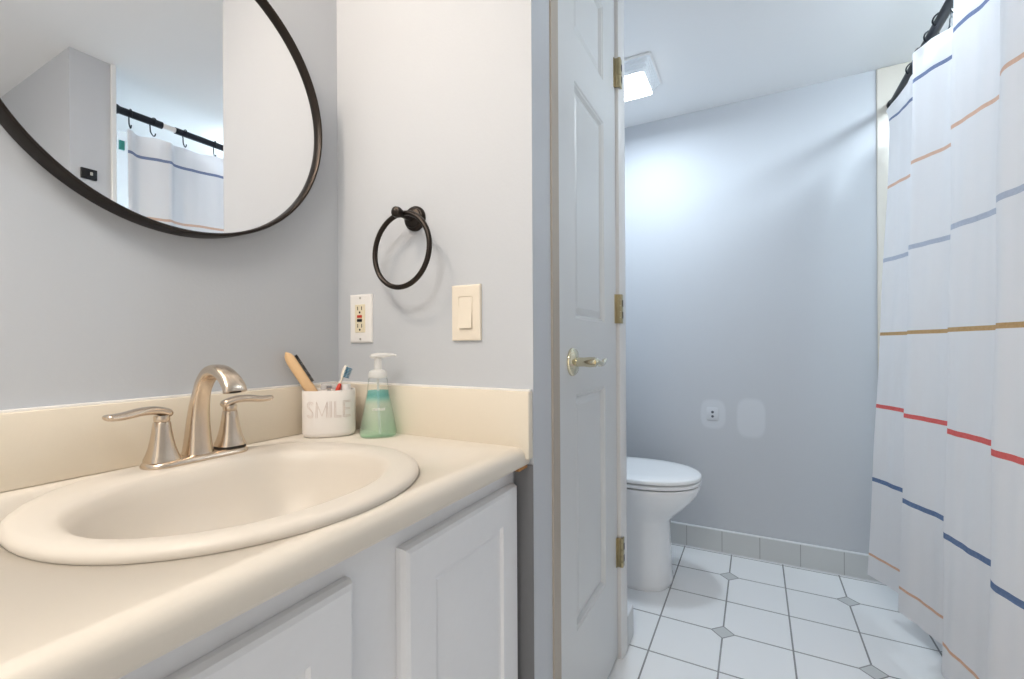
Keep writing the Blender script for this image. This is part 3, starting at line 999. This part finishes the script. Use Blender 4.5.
# hairbrush
def hairbrush():
    base = cp(0.016, 0.010, 0.0078)
    top = cp(-0.086, 0.014, 0.181)
    ax = (top - base).normalized()
    view = Vector((CX, CY, 0)).normalized()
    wid = ax.cross(view).normalized()          # across the handle as seen
    if wid.dot(Vector((ca, sa, 0))) < 0: wid = -wid
    dep = wid.cross(ax).normalized()
    t = thing('hairbrush', 'beech wood brush with black bristles leaning in the white cup', 'hairbrush', tuple(base))
    Lh = (top - base).length
    bm = bmesh.new()
    rings = []
    N = 26
    for i in range(N + 1):
        s = i / N
        w = 0.0065 + 0.0048 * min(1, s / 0.45)
        if s > 0.86: w *= math.sqrt(max(0.02, 1 - ((s - 0.86) / 0.14) ** 2))
        if s < 0.04: w *= 0.5 + s / 0.08
        c = base + ax * (Lh * s)
        ring = []
        for k in range(20):
            a = 2 * PI * k / 20
            cc, ss = math.cos(a), math.sin(a)
            ring.append(c + wid * math.copysign(abs(cc) ** 0.8, cc) * w + dep * math.copysign(abs(ss) ** 0.8, ss) * 0.0105)
        rings.append(ring)
    ring_skin(bm, rings)
    obj('body', bm, WOOD, t)
    bm = bmesh.new()
    for i in range(24):
        s = 0.60 + 0.32 * i / 23
        for d in (-0.006, -0.002, 0.002, 0.006):
            c = base + ax * (Lh * s) + wid * (0.0105) + dep * d
            tube(bm, [c, c + wid * 0.0055 + ax * random.uniform(-0.0008, 0.0008)], [0.0013, 0.0009], 5)
    b = obj('bristles', bm, BLKP, t)
    b['kind'] = 'stuff'
hairbrush()
# toothbrush
def toothbrush():
    base = cp(-0.014, -0.012, 0.0078)
    top = cp(0.036, 0.000, 0.150)
    ax = (top - base).normalized()
    face = Vector((ca, sa, 0)) * 0.85 - Vector((CX, CY, 0)).normalized() * 0.5
    face = (face - ax * face.dot(ax)).normalized()
    t = thing('toothbrush', 'white toothbrush with blue bristles and red grip in the white cup', 'toothbrush', tuple(base))
    Lh = (top - base).length
    bm = bmesh.new()
    N = 20
    R = []
    for i in range(N + 1):
        s = i / N
        r = 0.0052 if s < 0.55 else (0.0052 - 0.0022 * (s - 0.55) / 0.12 if s < 0.67 else (0.003 if s < 0.80 else 0.003 + 0.0038 * min(1, (s - 0.80) / 0.06)))
        if s > 0.95: r *= 0.75
        R.append(r)
    tube(bm, [base + ax * (Lh * i / N) for i in range(N + 1)], R, 14, flat=0.75, ref=face)
    obj('handle', bm, TBW, t)
    bm = bmesh.new()
    tube(bm, [base + ax * (Lh * s) for s in (0.30, 0.34, 0.66, 0.70, 0.73)], [0.0048, 0.0060, 0.0060, 0.0048, 0.0034], 14, flat=0.8, ref=face)
    o = obj('grip', bm, TBR, t)
    o['label'] = 'red grip'
    bm = bmesh.new()
    side = ax.cross(face).normalized()
    for i in range(7):
        for j in range(-2, 3):
            c = base + ax * (Lh * (0.84 + 0.135 * i / 6)) + side * (j * 0.0022) + face * 0.004
            tube(bm, [c, c + face * (0.0095 - 0.001 * (i % 2))], 0.0011, 6)
    o = obj('bristles', bm, TBB, t)
    o['kind'] = 'stuff'
toothbrush()
# toothpaste tube standing on its head behind, cap up
t = thing('toothpaste_tube', 'white capped toothpaste tube at the right in the cup', 'toothpaste', tuple(cp(0.029, 0.006, 0.0072)))
bm = bmesh.new()
def tube_ring(z, a, b): return [cp(0.029 + 0.005 * z / 0.1 + p.x, 0.006 + p.y, z) for p in sup(0, 0, 0, a, b, 2.2, 28)]
ring_skin(bm, [tube_ring(0.0074, 0.017, 0.0015), tube_ring(0.014, 0.017, 0.0022), tube_ring(0.06, 0.0145, 0.009), tube_ring(0.083, 0.0125, 0.0115), tube_ring(0.089, 0.007, 0.007)])
obj('tube_body', bm, CUPW, t)
bm = bmesh.new()
ring_skin(bm, [tube_ring(0.0892, 0.0112, 0.0112), tube_ring(0.090, 0.0116, 0.0116), tube_ring(0.108, 0.0102, 0.0102), tube_ring(0.1095, 0.0092, 0.0092)])
obj('cap', bm, PLATEW, t)
# razor
t = thing('razor', 'small clear razor head poking out of the white cup', 'razor', tuple(cp(-0.004, 0.018, 0.0072)))
bm = bmesh.new()
tube(bm, [cp(-0.006, 0.020, 0.0074), cp(-0.003, 0.019, 0.05), cp(0.0, 0.018, 0.098)], [0.004, 0.005, 0.0035], 12)
obj('handle', bm, CLEARP, t)
bm = bmesh.new()
rot = Matrix.Rotation(ang, 3, 'Z')
c = cp(0.0, 0.018, 0.1045)
add_box(bm, c - Vector((0.018, 0.005, 0.0065)), c + Vector((0.018, 0.005, 0.0065)), 0.0025, 2, rot, c)
hd = obj('head', bm, CLEARP, t)
bm = bmesh.new()
c = cp(0.0, 0.0122, 0.1035)
add_box(bm, c - Vector((0.005, 0.0008, 0.003)), c + Vector((0.005, 0.0008, 0.003)), 0.0005, 1, rot, c)
obj('blade_clip', bm, STEEL, hd)

# ------------------------------------------------------------------ soap dispenser
BX0, BY0 = 0.722, 0.712
soap = thing('soap_dispenser', 'clear tapered pump bottle of green hand soap right of the white cup', 'soap dispenser', (BX0, BY0, CT))
bang = math.atan2(BY0, BX0) - PI / 2
bc, bs = math.cos(bang), math.sin(bang)
def bp(x, y, z): return Vector((BX0 + x * bc - y * bs, BY0 + x * bs + y * bc, CT + z))
def bring(a, b, z, n=2.3, seg=40): return [bp(p.x, p.y, z) for p in sup(0, 0, 0, a, b, n, seg)]
bprof = [(0.0320, 0.0210, 0.0004), (0.0365, 0.0250, 0.003), (0.0385, 0.0265, 0.009), (0.0375, 0.0260, 0.018), (0.0330, 0.0235, 0.042), (0.0275, 0.0205, 0.070), (0.0228, 0.0185, 0.095), (0.0208, 0.0180, 0.112), (0.0200, 0.0180, 0.123), (0.0175, 0.0170, 0.126)]
bm = bmesh.new()
ring_skin(bm, [bring(a, b, z) for a, b, z in bprof])
obj('bottle', bm, BOTTLE, soap)
bm = bmesh.new()
lp = [(a - 0.0016, b - 0.0016, max(z, 0.0025)) for a, b, z in bprof if z < 0.1]
ring_skin(bm, [bring(a, b, z) for a, b, z in lp] + [bring(0.0212, 0.0170, 0.099)])
lq = obj('liquid', bm, SOAP, soap)
lq['label'] = 'green soap with a teal band at the top'
bm = bmesh.new()
lathe(bm, [(0.0, 0.1262), (0.0190, 0.1262), (0.0195, 0.128), (0.0195, 0.134), (0.0180, 0.139), (0.0130, 0.1425), (0.0080, 0.1435), (0.0075, 0.168), (0.0, 0.168)], tuple(bp(0, 0, 0)), 'Z', 32, cap=False)
pm = obj('pump', bm, PUMPW, soap)
bm = bmesh.new()
H = [(-0.014, 0.1690, 0.0085), (-0.012, 0.1715, 0.0115), (0.000, 0.1735, 0.0125), (0.014, 0.1740, 0.0110), (0.028, 0.1745, 0.0075), (0.036, 0.1735, 0.0050), (0.039, 0.1715, 0.0035)]
tube(bm, [bp(x, 0, z) for x, z, r in H], [r for x, z, r in H], 16, flat=0.45)
obj('nozzle', bm, PUMPW, pm)
bm = bmesh.new()
tube(bm, [bp(0, 0, 0.124), bp(0.001, 0, 0.06), bp(0.004, 0, 0.006)], 0.0028, 10)
obj('dip_tube', bm, PUMPW, soap)
# maker's word printed on the front: a short white line of small letters
bm = bmesh.new()
def by(x, z):
    for (a0, b0, z0), (a1, b1, z1) in zip(bprof[:-1], bprof[1:]):
        if z0 <= z <= z1:
            t = (z - z0) / (z1 - z0)
            a, b = a0 + (a1 - a0) * t, b0 + (b1 - b0) * t
            return -b * max(0, 1 - abs(x / a) ** 2.3) ** (1 / 2.3) - 0.0004
    return -0.02
def bst(pts, r=0.0006):
    tube(bm, [bp(x, by(x, z), z) for x, z in pts], r, 6)
z0 = 0.0585
x = -0.0105
def arc(cx, w, h, a0, a1, k=8): return [(cx + w * math.cos(math.radians(a0 + (a1 - a0) * i / k)), z0 + h / 2 + h / 2 * math.sin(math.radians(a0 + (a1 - a0) * i / k))) for i in range(k + 1)]
bst([(-0.0105, z0), (-0.0105, z0 + 0.004)]); bst(arc(-0.0092, 0.0013, 0.004, 180, 0)[0:]); bst([(-0.0079, z0 + 0.002), (-0.0079, z0)]); bst(arc(-0.0066, 0.0013, 0.004, 180, 0)); bst([(-0.0053, z0 + 0.002), (-0.0053, z0)])
bst([(-0.0042, z0 + 0.002), (-0.0015, z0 + 0.002)]); bst(arc(-0.0028, 0.0014, 0.004, 0, 320))
bst([(0.0, z0 + 0.006), (0.0, z0)]); bst([(-0.001, z0 + 0.004), (0.001, z0 + 0.004)])
bst([(0.0022, z0 + 0.006), (0.0022, z0)]); bst(arc(0.0035, 0.0013, 0.004, 180, 0)); bst([(0.0048, z0 + 0.002), (0.0048, z0)])
bst(arc(0.0075, 0.0015, 0.004, 0, 360)); bst(arc(0.0115, 0.0015, 0.004, 0, 360)); bst([(0.0130, z0 + 0.006), (0.0130, z0)])
o = obj('lettering', bm, PLATEW, soap)
o['label'] = 'small white printed word'

# ------------------------------------------------------------------ toilet
TX = 1.945
toi = thing('toilet', 'white toilet with closed lid behind the closet wall', 'toilet', (TX, 0.55, 0))
def tring(z, a, yf, yb, n=2.15, ym=0.43, nb=2.6):
    yf -= 0.007
    return sup(TX, ym, z, a, ym - yf, n, 56, b2=yb - ym, n2=nb)
bm = bmesh.new()
ring_skin(bm, [tring(0.0004, 0.129, 0.312, 0.78, 2.4), tring(0.006, 0.131, 0.309, 0.785, 2.4), tring(0.022, 0.130, 0.310, 0.785, 2.4), tring(0.032, 0.127, 0.313, 0.78, 2.35), tring(0.12, 0.121, 0.316, 0.775, 2.3), tring(0.20, 0.116, 0.320, 0.77, 2.25), tring(0.262, 0.118, 0.316, 0.765, 2.2),
               tring(0.290, 0.128, 0.288, 0.76, 2.15), tring(0.320, 0.146, 0.256, 0.75, 2.1), tring(0.350, 0.163, 0.228, 0.74, 2.1), tring(0.380, 0.175, 0.210, 0.73, 2.1), tring(0.402, 0.180, 0.203, 0.72, 2.1), tring(0.410, 0.178, 0.206, 0.715, 2.1),
               tring(0.410, 0.120, 0.260, 0.62, 2.1), tring(0.30, 0.09, 0.32, 0.56, 2.1), tring(0.22, 0.05, 0.38, 0.50, 2.0)])
obj('bowl', bm, TOILW, toi, angle=50)
bm = bmesh.new()
ring_skin(bm, [tring(0.4155, 0.176, 0.206, 0.655, 2.1), tring(0.4165, 0.1815, 0.200, 0.66, 2.1), tring(0.4270, 0.1825, 0.199, 0.66, 2.1), tring(0.4295, 0.179, 0.203, 0.655, 2.1), tring(0.4295, 0.118, 0.262, 0.60, 2.1), tring(0.4155, 0.115, 0.265, 0.60, 2.1)] + [tring(0.4155, 0.176, 0.206, 0.655, 2.1)], True, False, False)
obj('seat', bm, SEATW, toi, angle=50)
bm = bmesh.new()
ring_skin(bm, [tring(0.4345, 0.178, 0.204, 0.655, 2.1), tring(0.4360, 0.1825, 0.199, 0.66, 2.1), tring(0.4450, 0.1830, 0.1985, 0.66, 2.1), tring(0.4500, 0.180, 0.202, 0.656, 2.1), tring(0.4530, 0.170, 0.213, 0.645, 2.1), tring(0.4555, 0.120, 0.27, 0.60, 2.1), tring(0.4562, 0.05, 0.36, 0.52, 2.0)])
lid = obj('lid', bm, SEATW, toi, angle=50)
for s in (-0.075, 0.075):
    obj('seat_hinge', box((TX + s - 0.015, 0.655, 0.412), (TX + s + 0.015, 0.69, 0.448), 0.006), SEATW, toi)
bm = bmesh.new()
ring_skin(bm, [rrect(TX - 0.185, TX + 0.185, 0.70, 0.885, 0.40, 0.03), rrect(TX - 0.21, TX + 0.21, 0.685, 0.892, 0.50, 0.03), rrect(TX - 0.22, TX + 0.22, 0.68, 0.893, 0.73, 0.03)])
tank = obj('tank', bm, TOILW, toi)
bm = bmesh.new()
ring_skin(bm, [rrect(TX - 0.222, TX + 0.222, 0.676, 0.893, 0.732, 0.03), rrect(TX - 0.228, TX + 0.228, 0.670, 0.893, 0.738, 0.03), rrect(TX - 0.228, TX + 0.228, 0.670, 0.893, 0.758, 0.03), rrect(TX - 0.215, TX + 0.215, 0.683, 0.888, 0.768, 0.03)])
obj('tank_lid', bm, TOILW, toi)
bm = bmesh.new()
tube(bm, [(TX - 0.16, 0.684, 0.67), (TX - 0.16, 0.662, 0.67), (TX - 0.13, 0.656, 0.668), (TX - 0.085, 0.656, 0.662)], [0.012, 0.009, 0.007, 0.006], 12)
obj('flush_lever', bm, CHROME, tank)

# ------------------------------------------------------------------ shower rod, hooks and curtain
RY, RZ = -0.487, 1.925
rod = thing('curtain_rod', 'black shower curtain rod between the tub end wall and the back wall', 'curtain rod', (1.6, RY, RZ))
bm = bmesh.new()
tube(bm, [(XP1 + 0.016, RY, RZ), (1.018, RY, RZ)], 0.0150, 20)
obj('outer_tube', bm, BLACKM, rod)
bm = bmesh.new()
tube(bm, [(1.0178, RY, RZ), (1.068, RY, RZ)], 0.0115, 20)
o = obj('sleeve', bm, PLATEW, rod); o['label'] = 'white sleeve where the two rod tubes meet'
bm = bmesh.new()
tube(bm, [(1.0678, RY, RZ), (XB - 0.026, RY, RZ)], 0.0140, 20)
obj('inner_tube', bm, BLACKM, rod)
for a, b in ((XP1 + 0.0093, XP1 + 0.022), (XB - 0.0093, XB - 0.028)):
    bm = bmesh.new()
    lathe(bm, [(0.0, a), (0.019, a), (0.019, (a + b) / 2), (0.016, b), (0.0, b)], (0, RY, RZ), 'X', 24, cap=False)
    obj('end_cap', bm, BLACKM, rod)

# curtain plan: outline seen from above, z-dependent
def plan(z):
    k = (z - 0.15) / 1.62                       # 0 at the hem, 1 at the top
    dy = 0.016 * (1 - k) - 0.008 * k            # hangs a little further out at the foot
    pts = [
        (2.018 + 0.042 * k, -0.362 - 0.050 * k), (1.988 + 0.037 * k, -0.384 - 0.039 * k), (1.950 + 0.035 * k, -0.404 - 0.030 * k), (1.905 + 0.02 * k, -0.424 - 0.028 * k), (1.868 + 0.02 * k, -0.440 - 0.024 * k), (1.838 + 0.02 * k, -0.432 - 0.010 * k),
        (1.805 + 0.025 * k, -0.408 - 0.010 * k), (1.788 + 0.030 * k, -0.392 - 0.022 * k), (1.770 + 0.030 * k, -0.395 - 0.026 * k), (1.715 + 0.030 * k, -0.420 - 0.033 * k), (1.655 + 0.055 * k, -0.444 - 0.030 * k), (1.605 + 0.06 * k, -0.460 - 0.018 * k), (1.562 + 0.06 * k, -0.450 - 0.01 * k),
        (1.525 + 0.055 * k, -0.428 - 0.01 * k), (1.500 + 0.065 * k, -0.412 - 0.028 * k), (1.475 + 0.070 * k, -0.414 - 0.030 * k), (1.420 + 0.075 * k, -0.426 - 0.034 * k), (1.360 + 0.085 * k, -0.440 - 0.034 * k), (1.320 + 0.075 * k, -0.452 - 0.026 * k), (1.285 + 0.07 * k, -0.444 - 0.015 * k),
        (1.262 + 0.06 * k, -0.425 - 0.015 * k), (1.245 + 0.06 * k, -0.408 - 0.028 * k), (1.222 + 0.06 * k, -0.408 - 0.030 * k), (1.165 + 0.06 * k, -0.424 - 0.030 * k), (1.105 + 0.05 * k, -0.440 - 0.030 * k), (1.060 + 0.04 * k, -0.450 - 0.024 * k), (1.030 + 0.03 * k, -0.438 - 0.018 * k),
        (1.005 + 0.03 * k, -0.412 - 0.022 * k), (0.985 + 0.03 * k, -0.410 - 0.028 * k), (0.950 + 0.02 * k, -0.430 - 0.028 * k), (0.925 + 0.01 * k, -0.448 - 0.028 * k), (0.905, -0.430 - 0.026 * k), (0.890, -0.425 - 0.03 * k)]
    return [(x, y + dy - (0.008 if x < 1.85 else 0.006 * k if x > 1.93 else 0.003), z) for x, y in pts]
TOPZ, HEM = 1.866, 0.150
stripes = [(1.775, 0.0062, 1), (1.522, 0.0052, 2), (1.263, 0.0070, 3), (1.003, 0.0056, 4), (0.749, 0.0066, 5), (0.489, 0.0072, 6), (0.224, 0.0040, 7)]
zs = [HEM, HEM + 0.012, HEM + 0.013]
zz = []
edges = []
for zc, hh, mi in stripes:
    edges += [(zc - hh, mi), (zc + hh, 0)]
edges.sort()
levels = [(HEM, 0)]
for z, mi in edges:
    levels.append((z, mi))
levels.append((TOPZ, 0))
rows = []            # (z, material of the row above)
for (z0, m0), (z1, m1) in zip(levels[:-1], levels[1:]):
    n = max(1, int((z1 - z0) / 0.035))
    for i in range(n):
        rows.append((z0 + (z1 - z0) * i / n, m0))
rows.append((TOPZ, 0))
cmats = [cloth_mat('white_cloth', srgb(241, 241, 243)), cloth_mat('slate_blue_fringe', srgb(122, 138, 176), 0.3), cloth_mat('peach_fringe', srgb(234, 196, 172), 0.3), cloth_mat('pale_blue_fringe', srgb(196, 204, 220), 0.3),
         cloth_mat('mustard_fringe', srgb(208, 168, 108), 0.3), cloth_mat('red_fringe', srgb(238, 108, 104), 0.2), cloth_mat('navy_fringe', srgb(94, 126, 172), 0.3), cloth_mat('orange_thread', srgb(236, 190, 160), 0.3)]
HOOKX = [2.045, 1.955, 1.865, 1.775, 1.655, 1.545, 1.435, 1.330, 1.235, 1.107, 0.985, 0.905]
bm = bmesh.new()
grid = []
for z, mi in rows:
    pl = catmull(plan(z), 6)
    row = []
    for i, p in enumerate(pl):
        t = (pl[min(i + 1, len(pl) - 1)] - pl[max(i - 1, 0)]).normalized()
        nrm = Vector((t.y, -t.x, 0))
        if nrm.y < 0: nrm = -nrm
        w = 0.0016 * math.sin(p.x * 60 + z * 9) + 0.001 * math.sin(p.x * 131 - z * 5)
        q = p + nrm * w
        # gather towards the rod near the hooks, sag between
        k = max(0.0, (z - 1.70) / (TOPZ - 1.70))
        d = min(abs(p.x - h) for h in HOOKX)
        q.z -= k * k * min(0.010, 0.14 * max(0, d - 0.008))
        q.z -= k * k * 0.036 * min(1, max(0, (p.x - 1.90) / 0.15))        # the far corner droops
        q.z -= 0.012 * min(1, max(0, (1.16 - p.x) / 0.15))            # and the near end hangs a little lower
        if z > 1.70:                                                  # the free corner flares outward
            q.x += k * k * 0.075 * max(0, (p.x - 2.00) / 0.06)
        row.append((q, nrm))
    grid.append(row)
front, back = [], []
for r, (z, mi) in enumerate(rows):
    f = []
    for q, nrm in grid[r]:
        f.append(bm.verts.new(q))
    front.append(f)
    back.append([bm.verts.new(q - nrm * 0.0014) for q, nrm in grid[r]])
nc = len(front[0])
for r in range(len(rows) - 1):
    mi = rows[r][1]
    for c in range(nc - 1):
        if mi:
            # raised fringe band
            a, b, d, e = front[r][c].co, front[r][c + 1].co, front[r + 1][c + 1].co, front[r + 1][c].co
        fa = bm.faces.new((front[r][c], front[r][c + 1], front[r + 1][c + 1], front[r + 1][c]))
        fa.material_index = mi
        fb = bm.faces.new((back[r][c], back[r + 1][c], back[r + 1][c + 1], back[r][c + 1]))
        fb.material_index = 0
    bm.faces.new((front[r][0], front[r + 1][0], back[r + 1][0], back[r][0]))
    bm.faces.new((front[r][-1], back[r][-1], back[r + 1][-1], front[r + 1][-1]))
for c in range(nc - 1):
    bm.faces.new((front[0][c], back[0][c], back[0][c + 1], front[0][c + 1]))
    bm.faces.new((front[-1][c], front[-1][c + 1], back[-1][c + 1], back[-1][c]))
cur = thing('shower_curtain', 'white cloth shower curtain with thin coloured horizontal stripes hanging on the right', 'shower curtain', (1.5, -0.44, HEM))
obj('cloth', bm, cmats, cur, angle=80)

# liner added inside the tub, stops tub light leaking under the curtain
def liner_mat():
    M = bpy.data.materials.new('frosted_liner')
    M.use_nodes = True
    nt = M.node_tree
    nt.nodes.clear()
    out = nt.nodes.new('ShaderNodeOutputMaterial')
    tr = nt.nodes.new('ShaderNodeBsdfTransparent')
    tl = nt.nodes.new('ShaderNodeBsdfTranslucent')
    tl.inputs['Color'].default_value = srgb(244, 246, 248)
    df = nt.nodes.new('ShaderNodeBsdfPrincipled')
    df.inputs['Base Color'].default_value = srgb(240, 243, 245)
    df.inputs['Roughness'].default_value = 0.35
    m1 = nt.nodes.new('ShaderNodeMixShader'); m1.inputs['Fac'].default_value = 0.45
    m2 = nt.nodes.new('ShaderNodeMixShader'); m2.inputs['Fac'].default_value = 0.55
    nt.links.new(tl.outputs[0], m1.inputs[1]); nt.links.new(df.outputs[0], m1.inputs[2])
    nt.links.new(tr.outputs[0], m2.inputs[1]); nt.links.new(m1.outputs[0], m2.inputs[2])
    nt.links.new(m2.outputs[0], out.inputs['Surface'])
    return M
lin = thing('light_block_liner', 'frosted liner added behind the striped curtain to keep tub light off the floor', 'added shower liner', (1.5, -0.57, 0.32))
bm = bmesh.new()
rws = []
NZ, NX = 30, 120
for iz in range(NZ + 1):
    z = 0.32 + (1.852 - 0.32) * iz / NZ
    yb = -0.506 + (-0.630 + 0.506) * (1.852 - z) / (1.852 - 0.42) if z > 0.42 else -0.630 - 0.014 * (0.42 - z) / 0.10
    rws.append([Vector((0.874 + (2.18 - 0.874) * ix / NX, yb + 0.010 * math.sin(ix * 0.42) * min(1, (z - 0.2) / 0.8) - 0.010, z)) for ix in range(NX + 1)])
f = [[bm.verts.new(p) for p in r] for r in rws]
b = [[bm.verts.new(p - Vector((0, 0.0006, 0))) for p in r] for r in rws]
for iz in range(NZ):
    for ix in range(NX):
        bm.faces.new((f[iz][ix], f[iz][ix + 1], f[iz + 1][ix + 1], f[iz + 1][ix]))
        bm.faces.new((b[iz][ix], b[iz + 1][ix], b[iz + 1][ix + 1], b[iz][ix + 1]))
    bm.faces.new((f[iz][0], f[iz + 1][0], b[iz + 1][0], b[iz][0]))
    bm.faces.new((f[iz][-1], b[iz][-1], b[iz + 1][-1], f[iz + 1][-1]))
for ix in range(NX):
    bm.faces.new((f[0][ix], b[0][ix], b[0][ix + 1], f[0][ix + 1]))
    bm.faces.new((f[-1][ix], f[-1][ix + 1], b[-1][ix + 1], b[-1][ix]))
obj('sheet', bm, liner_mat(), lin)
bm = box((0.876, -0.5130, 1.775), (0.893, -0.5030, 1.812), 0.0006)
o = obj('care_label', bm, TEAL, lin); o['label'] = 'small teal label at the liner edge'

# hooks: ring over the rod with an S tail into the curtain top
def hook_bm():
    bm = bmesh.new()
    R = 0.0205
    pts = []
    for k in range(0, 23):
        a = math.radians(-50 + k * 260 / 22)
        pts.append((0, R * math.cos(a), R * math.sin(a) - 0.003))
    pts += [(0, -0.016, -0.035), (0, -0.007, -0.050), (0, 0.004, -0.060), (0, 0.012, -0.058), (0, 0.015, -0.050)]
    tube(bm, catmull(pts, 2), 0.0024, 8, ref=(1, 0, 0))
    return bm
ords = ['first', 'second', 'third', 'fourth', 'fifth', 'sixth', 'seventh', 'eighth', 'ninth', 'tenth', 'eleventh', 'twelfth']
proto = None
for i, x in enumerate(HOOKX):
    if proto is None:
        hk = obj('curtain_hook', hook_bm(), BLACKM)
        proto = hk
    else:
        hk = proto.copy()
        COL.objects.link(hk)
    hk.location = (x, RY, RZ)
    hk.rotation_euler = (0, 0, math.radians((-14, 10, 18, -12, 8, -16, 12, -8, 14, 4, -10, 9)[i]))
    tag(hk, 'black shower curtain hook, %s from the back wall along the rod' % ords[i], 'curtain hook', 'black hooks on the shower rod')

# ------------------------------------------------------------------ small wall things
jk = thing('wall_jack', 'small painted-over wall jack with two dark holes low on the back wall', 'wall jack', (XB, 0.178, 0.643))
bm = bmesh.new()
add_box(bm, (XB - 0.0035, 0.155, 0.613), (XB - 0.0002, 0.205, 0.673), 0.0025)
JW = mat('painted_jack', srgb(209, 213, 219), 0.55)
obj('cover', bm, JW, jk)
for z, r in ((0.6520, 0.0045), (0.6320, 0.0042)):
    bm = bmesh.new()
    lathe(bm, [(0.0, XB - 0.0034), (r + 0.002, XB - 0.0034), (r, XB - 0.0042), (0.0, XB - 0.0040)], (0, 0.180, z), 'X', 16, cap=False)
    obj('hole', bm, mat('grey_hole', srgb(84, 90, 100), 0.6), jk)
pn = thing('control_plate', 'small black control plate on the narrow wall end seen in the mirror', 'wall control', (0.765, YP, 1.630))
bm = box((0.741, YP + 0.0003, 1.609), (0.789, YP + 0.010, 1.648), 0.002)
obj('plate', bm, BLKP, pn)
bm = box((0.767, YP + 0.0098, 1.624), (0.775, YP + 0.0125, 1.636), 0.001)
obj('button', bm, SCREW, pn)

# ------------------------------------------------------------------ ceiling light over the toilet
LX, LY = 1.888, 0.466
cl = thing('ceiling_light', 'square prismatic glass ceiling light glowing white over the toilet', 'ceiling light', (LX, LY, CZ))
def sq(h, z, r=0.012): return rrect(LX - h, LX + h, LY - h, LY + h, z, r, 4)
bm = bmesh.new()
ring_skin(bm, [sq(0.120, CZ - 0.0005), sq(0.122, CZ - 0.007), sq(0.117, CZ - 0.010)])
obj('base_pan', bm, TRIMW, cl)
SIDE = mat('prismatic_glass', srgb(226, 231, 236), 0.15)
bm = bmesh.new()
rings = [sq(0.116, CZ - 0.0102)]
for k in range(6):
    t = k / 5
    h = 0.115 - 0.025 * t
    rings += [sq(h, CZ - 0.011 - 0.038 * t), sq(h - 0.004, CZ - 0.0145 - 0.038 * t)]
ring_skin(bm, rings, True, True, False)
obj('glass_sides', bm, SIDE, cl, angle=10)
bm = bmesh.new()
ring_skin(bm, [sq(0.0880, CZ - 0.0530), sq(0.0885, CZ - 0.0560), sq(0.0830, CZ - 0.0580)])
df = obj('diffuser', bm, emit_mat('lit_diffuser', (0.93, 0.97, 1.0, 1), 6.0), cl)
df['label'] = 'glowing white diffuser'
ld = bpy.data.lights.new('ceiling_lamp', 'AREA')
ld.shape = 'SQUARE'
ld.size = 0.17
ld.energy = BATH_LAMP
ld.color = (0.78, 0.90, 1.0)
lo = bpy.data.objects.new('lamp', ld)
COL.objects.link(lo)
lo.parent = cl
lo.location = (0, 0, -0.0605)

# unseen lamp added over the tub to brighten curtain and ceiling
tl = thing('tub_fill_light', 'unseen fill light added on the ceiling over the bathtub', 'ceiling light', (1.62, -0.72, CZ))
bm = bmesh.new()
lathe(bm, [(0.0, -0.0005), (0.10, -0.0005), (0.10, -0.014), (0.092, -0.018), (0.0, -0.018)], (1.62, -0.72, CZ), 'Z', 40, cap=False)
obj('base_pan', bm, TRIMW, tl)
bm = bmesh.new()
lathe(bm, [(0.0, -0.0185), (0.088, -0.0185), (0.082, -0.034), (0.06, -0.048), (0.0, -0.056)], (1.62, -0.72, CZ), 'Z', 40, cap=False)
obj('diffuser', bm, emit_mat('tub_fill_glow', (0.80, 0.92, 1.0, 1), 40.0 * TUB_FILL / 9.0), tl)

# unseen fill lamp added on the ceiling behind the camera
hl = thing('hall_fill_light', 'unseen round fill light added on the ceiling near the entrance', 'ceiling light', (-0.36, 0.34, CZ))
bm = bmesh.new()
lathe(bm, [(0.0, -0.0005), (0.26, -0.0005), (0.26, -0.02), (0.25, -0.024), (0.0, -0.024)], (-0.36, 0.34, CZ), 'Z', 40, cap=False)
obj('base_pan', bm, TRIMW, hl)
bm = bmesh.new()
lathe(bm, [(0.0, -0.0245), (0.245, -0.0245), (0.235, -0.045), (0.17, -0.062), (0.0, -0.070)], (-0.36, 0.34, CZ), 'Z', 40, cap=False)
obj('diffuser', bm, emit_mat('hall_fill_glow', (1.0, 0.96, 0.9, 1), 4.0), hl)
ld = bpy.data.lights.new('hall_fill_lamp', 'AREA')
ld.shape = 'DISK'
ld.size = 0.48
ld.energy = HALL_FILL
ld.color = (1.0, 0.94, 0.85)
lo = bpy.data.objects.new('lamp', ld)
COL.objects.link(lo)
lo.parent = hl
lo.location = (0, 0, -0.074)

# ------------------------------------------------------------------ vanity lamp on the mirror wall (above the picture)
VX, VY, VZ = 0.15, 0.785, 1.90
vl = thing('vanity_light', 'bronze wall lamp with frosted globe above the mirror', 'wall lamp', (VX, YM, VZ))
bm = bmesh.new()
lathe(bm, [(0.0, YM - 0.0005), (0.055, YM - 0.0005), (0.055, YM - 0.012), (0.045, YM - 0.018), (0.0, YM - 0.020)], (VX, 0, VZ + 0.02), 'Y', 32, cap=False)
obj('wall_plate', bm, BRONZE, vl)
bm = bmesh.new()
tube(bm, catmull([(VX, YM - 0.018, VZ + 0.02), (VX, YM - 0.06, VZ + 0.03), (VX, VY, VZ + 0.085), (VX, VY, VZ + 0.062)], 6), 0.008, 12)
obj('arm', bm, BRONZE, vl)
bm = bmesh.new()
lathe(bm, [(0.0, 0.062), (0.02, 0.06), (0.045, 0.045), (0.060, 0.018), (0.062, -0.01), (0.052, -0.038), (0.028, -0.056), (0.0, -0.062)], (VX, VY, VZ), 'Z', 32, cap=False)
gl = obj('globe', bm, emit_mat('lit_globe', (1.0, 0.83, 0.66, 1), VANITY_LAMP), vl)
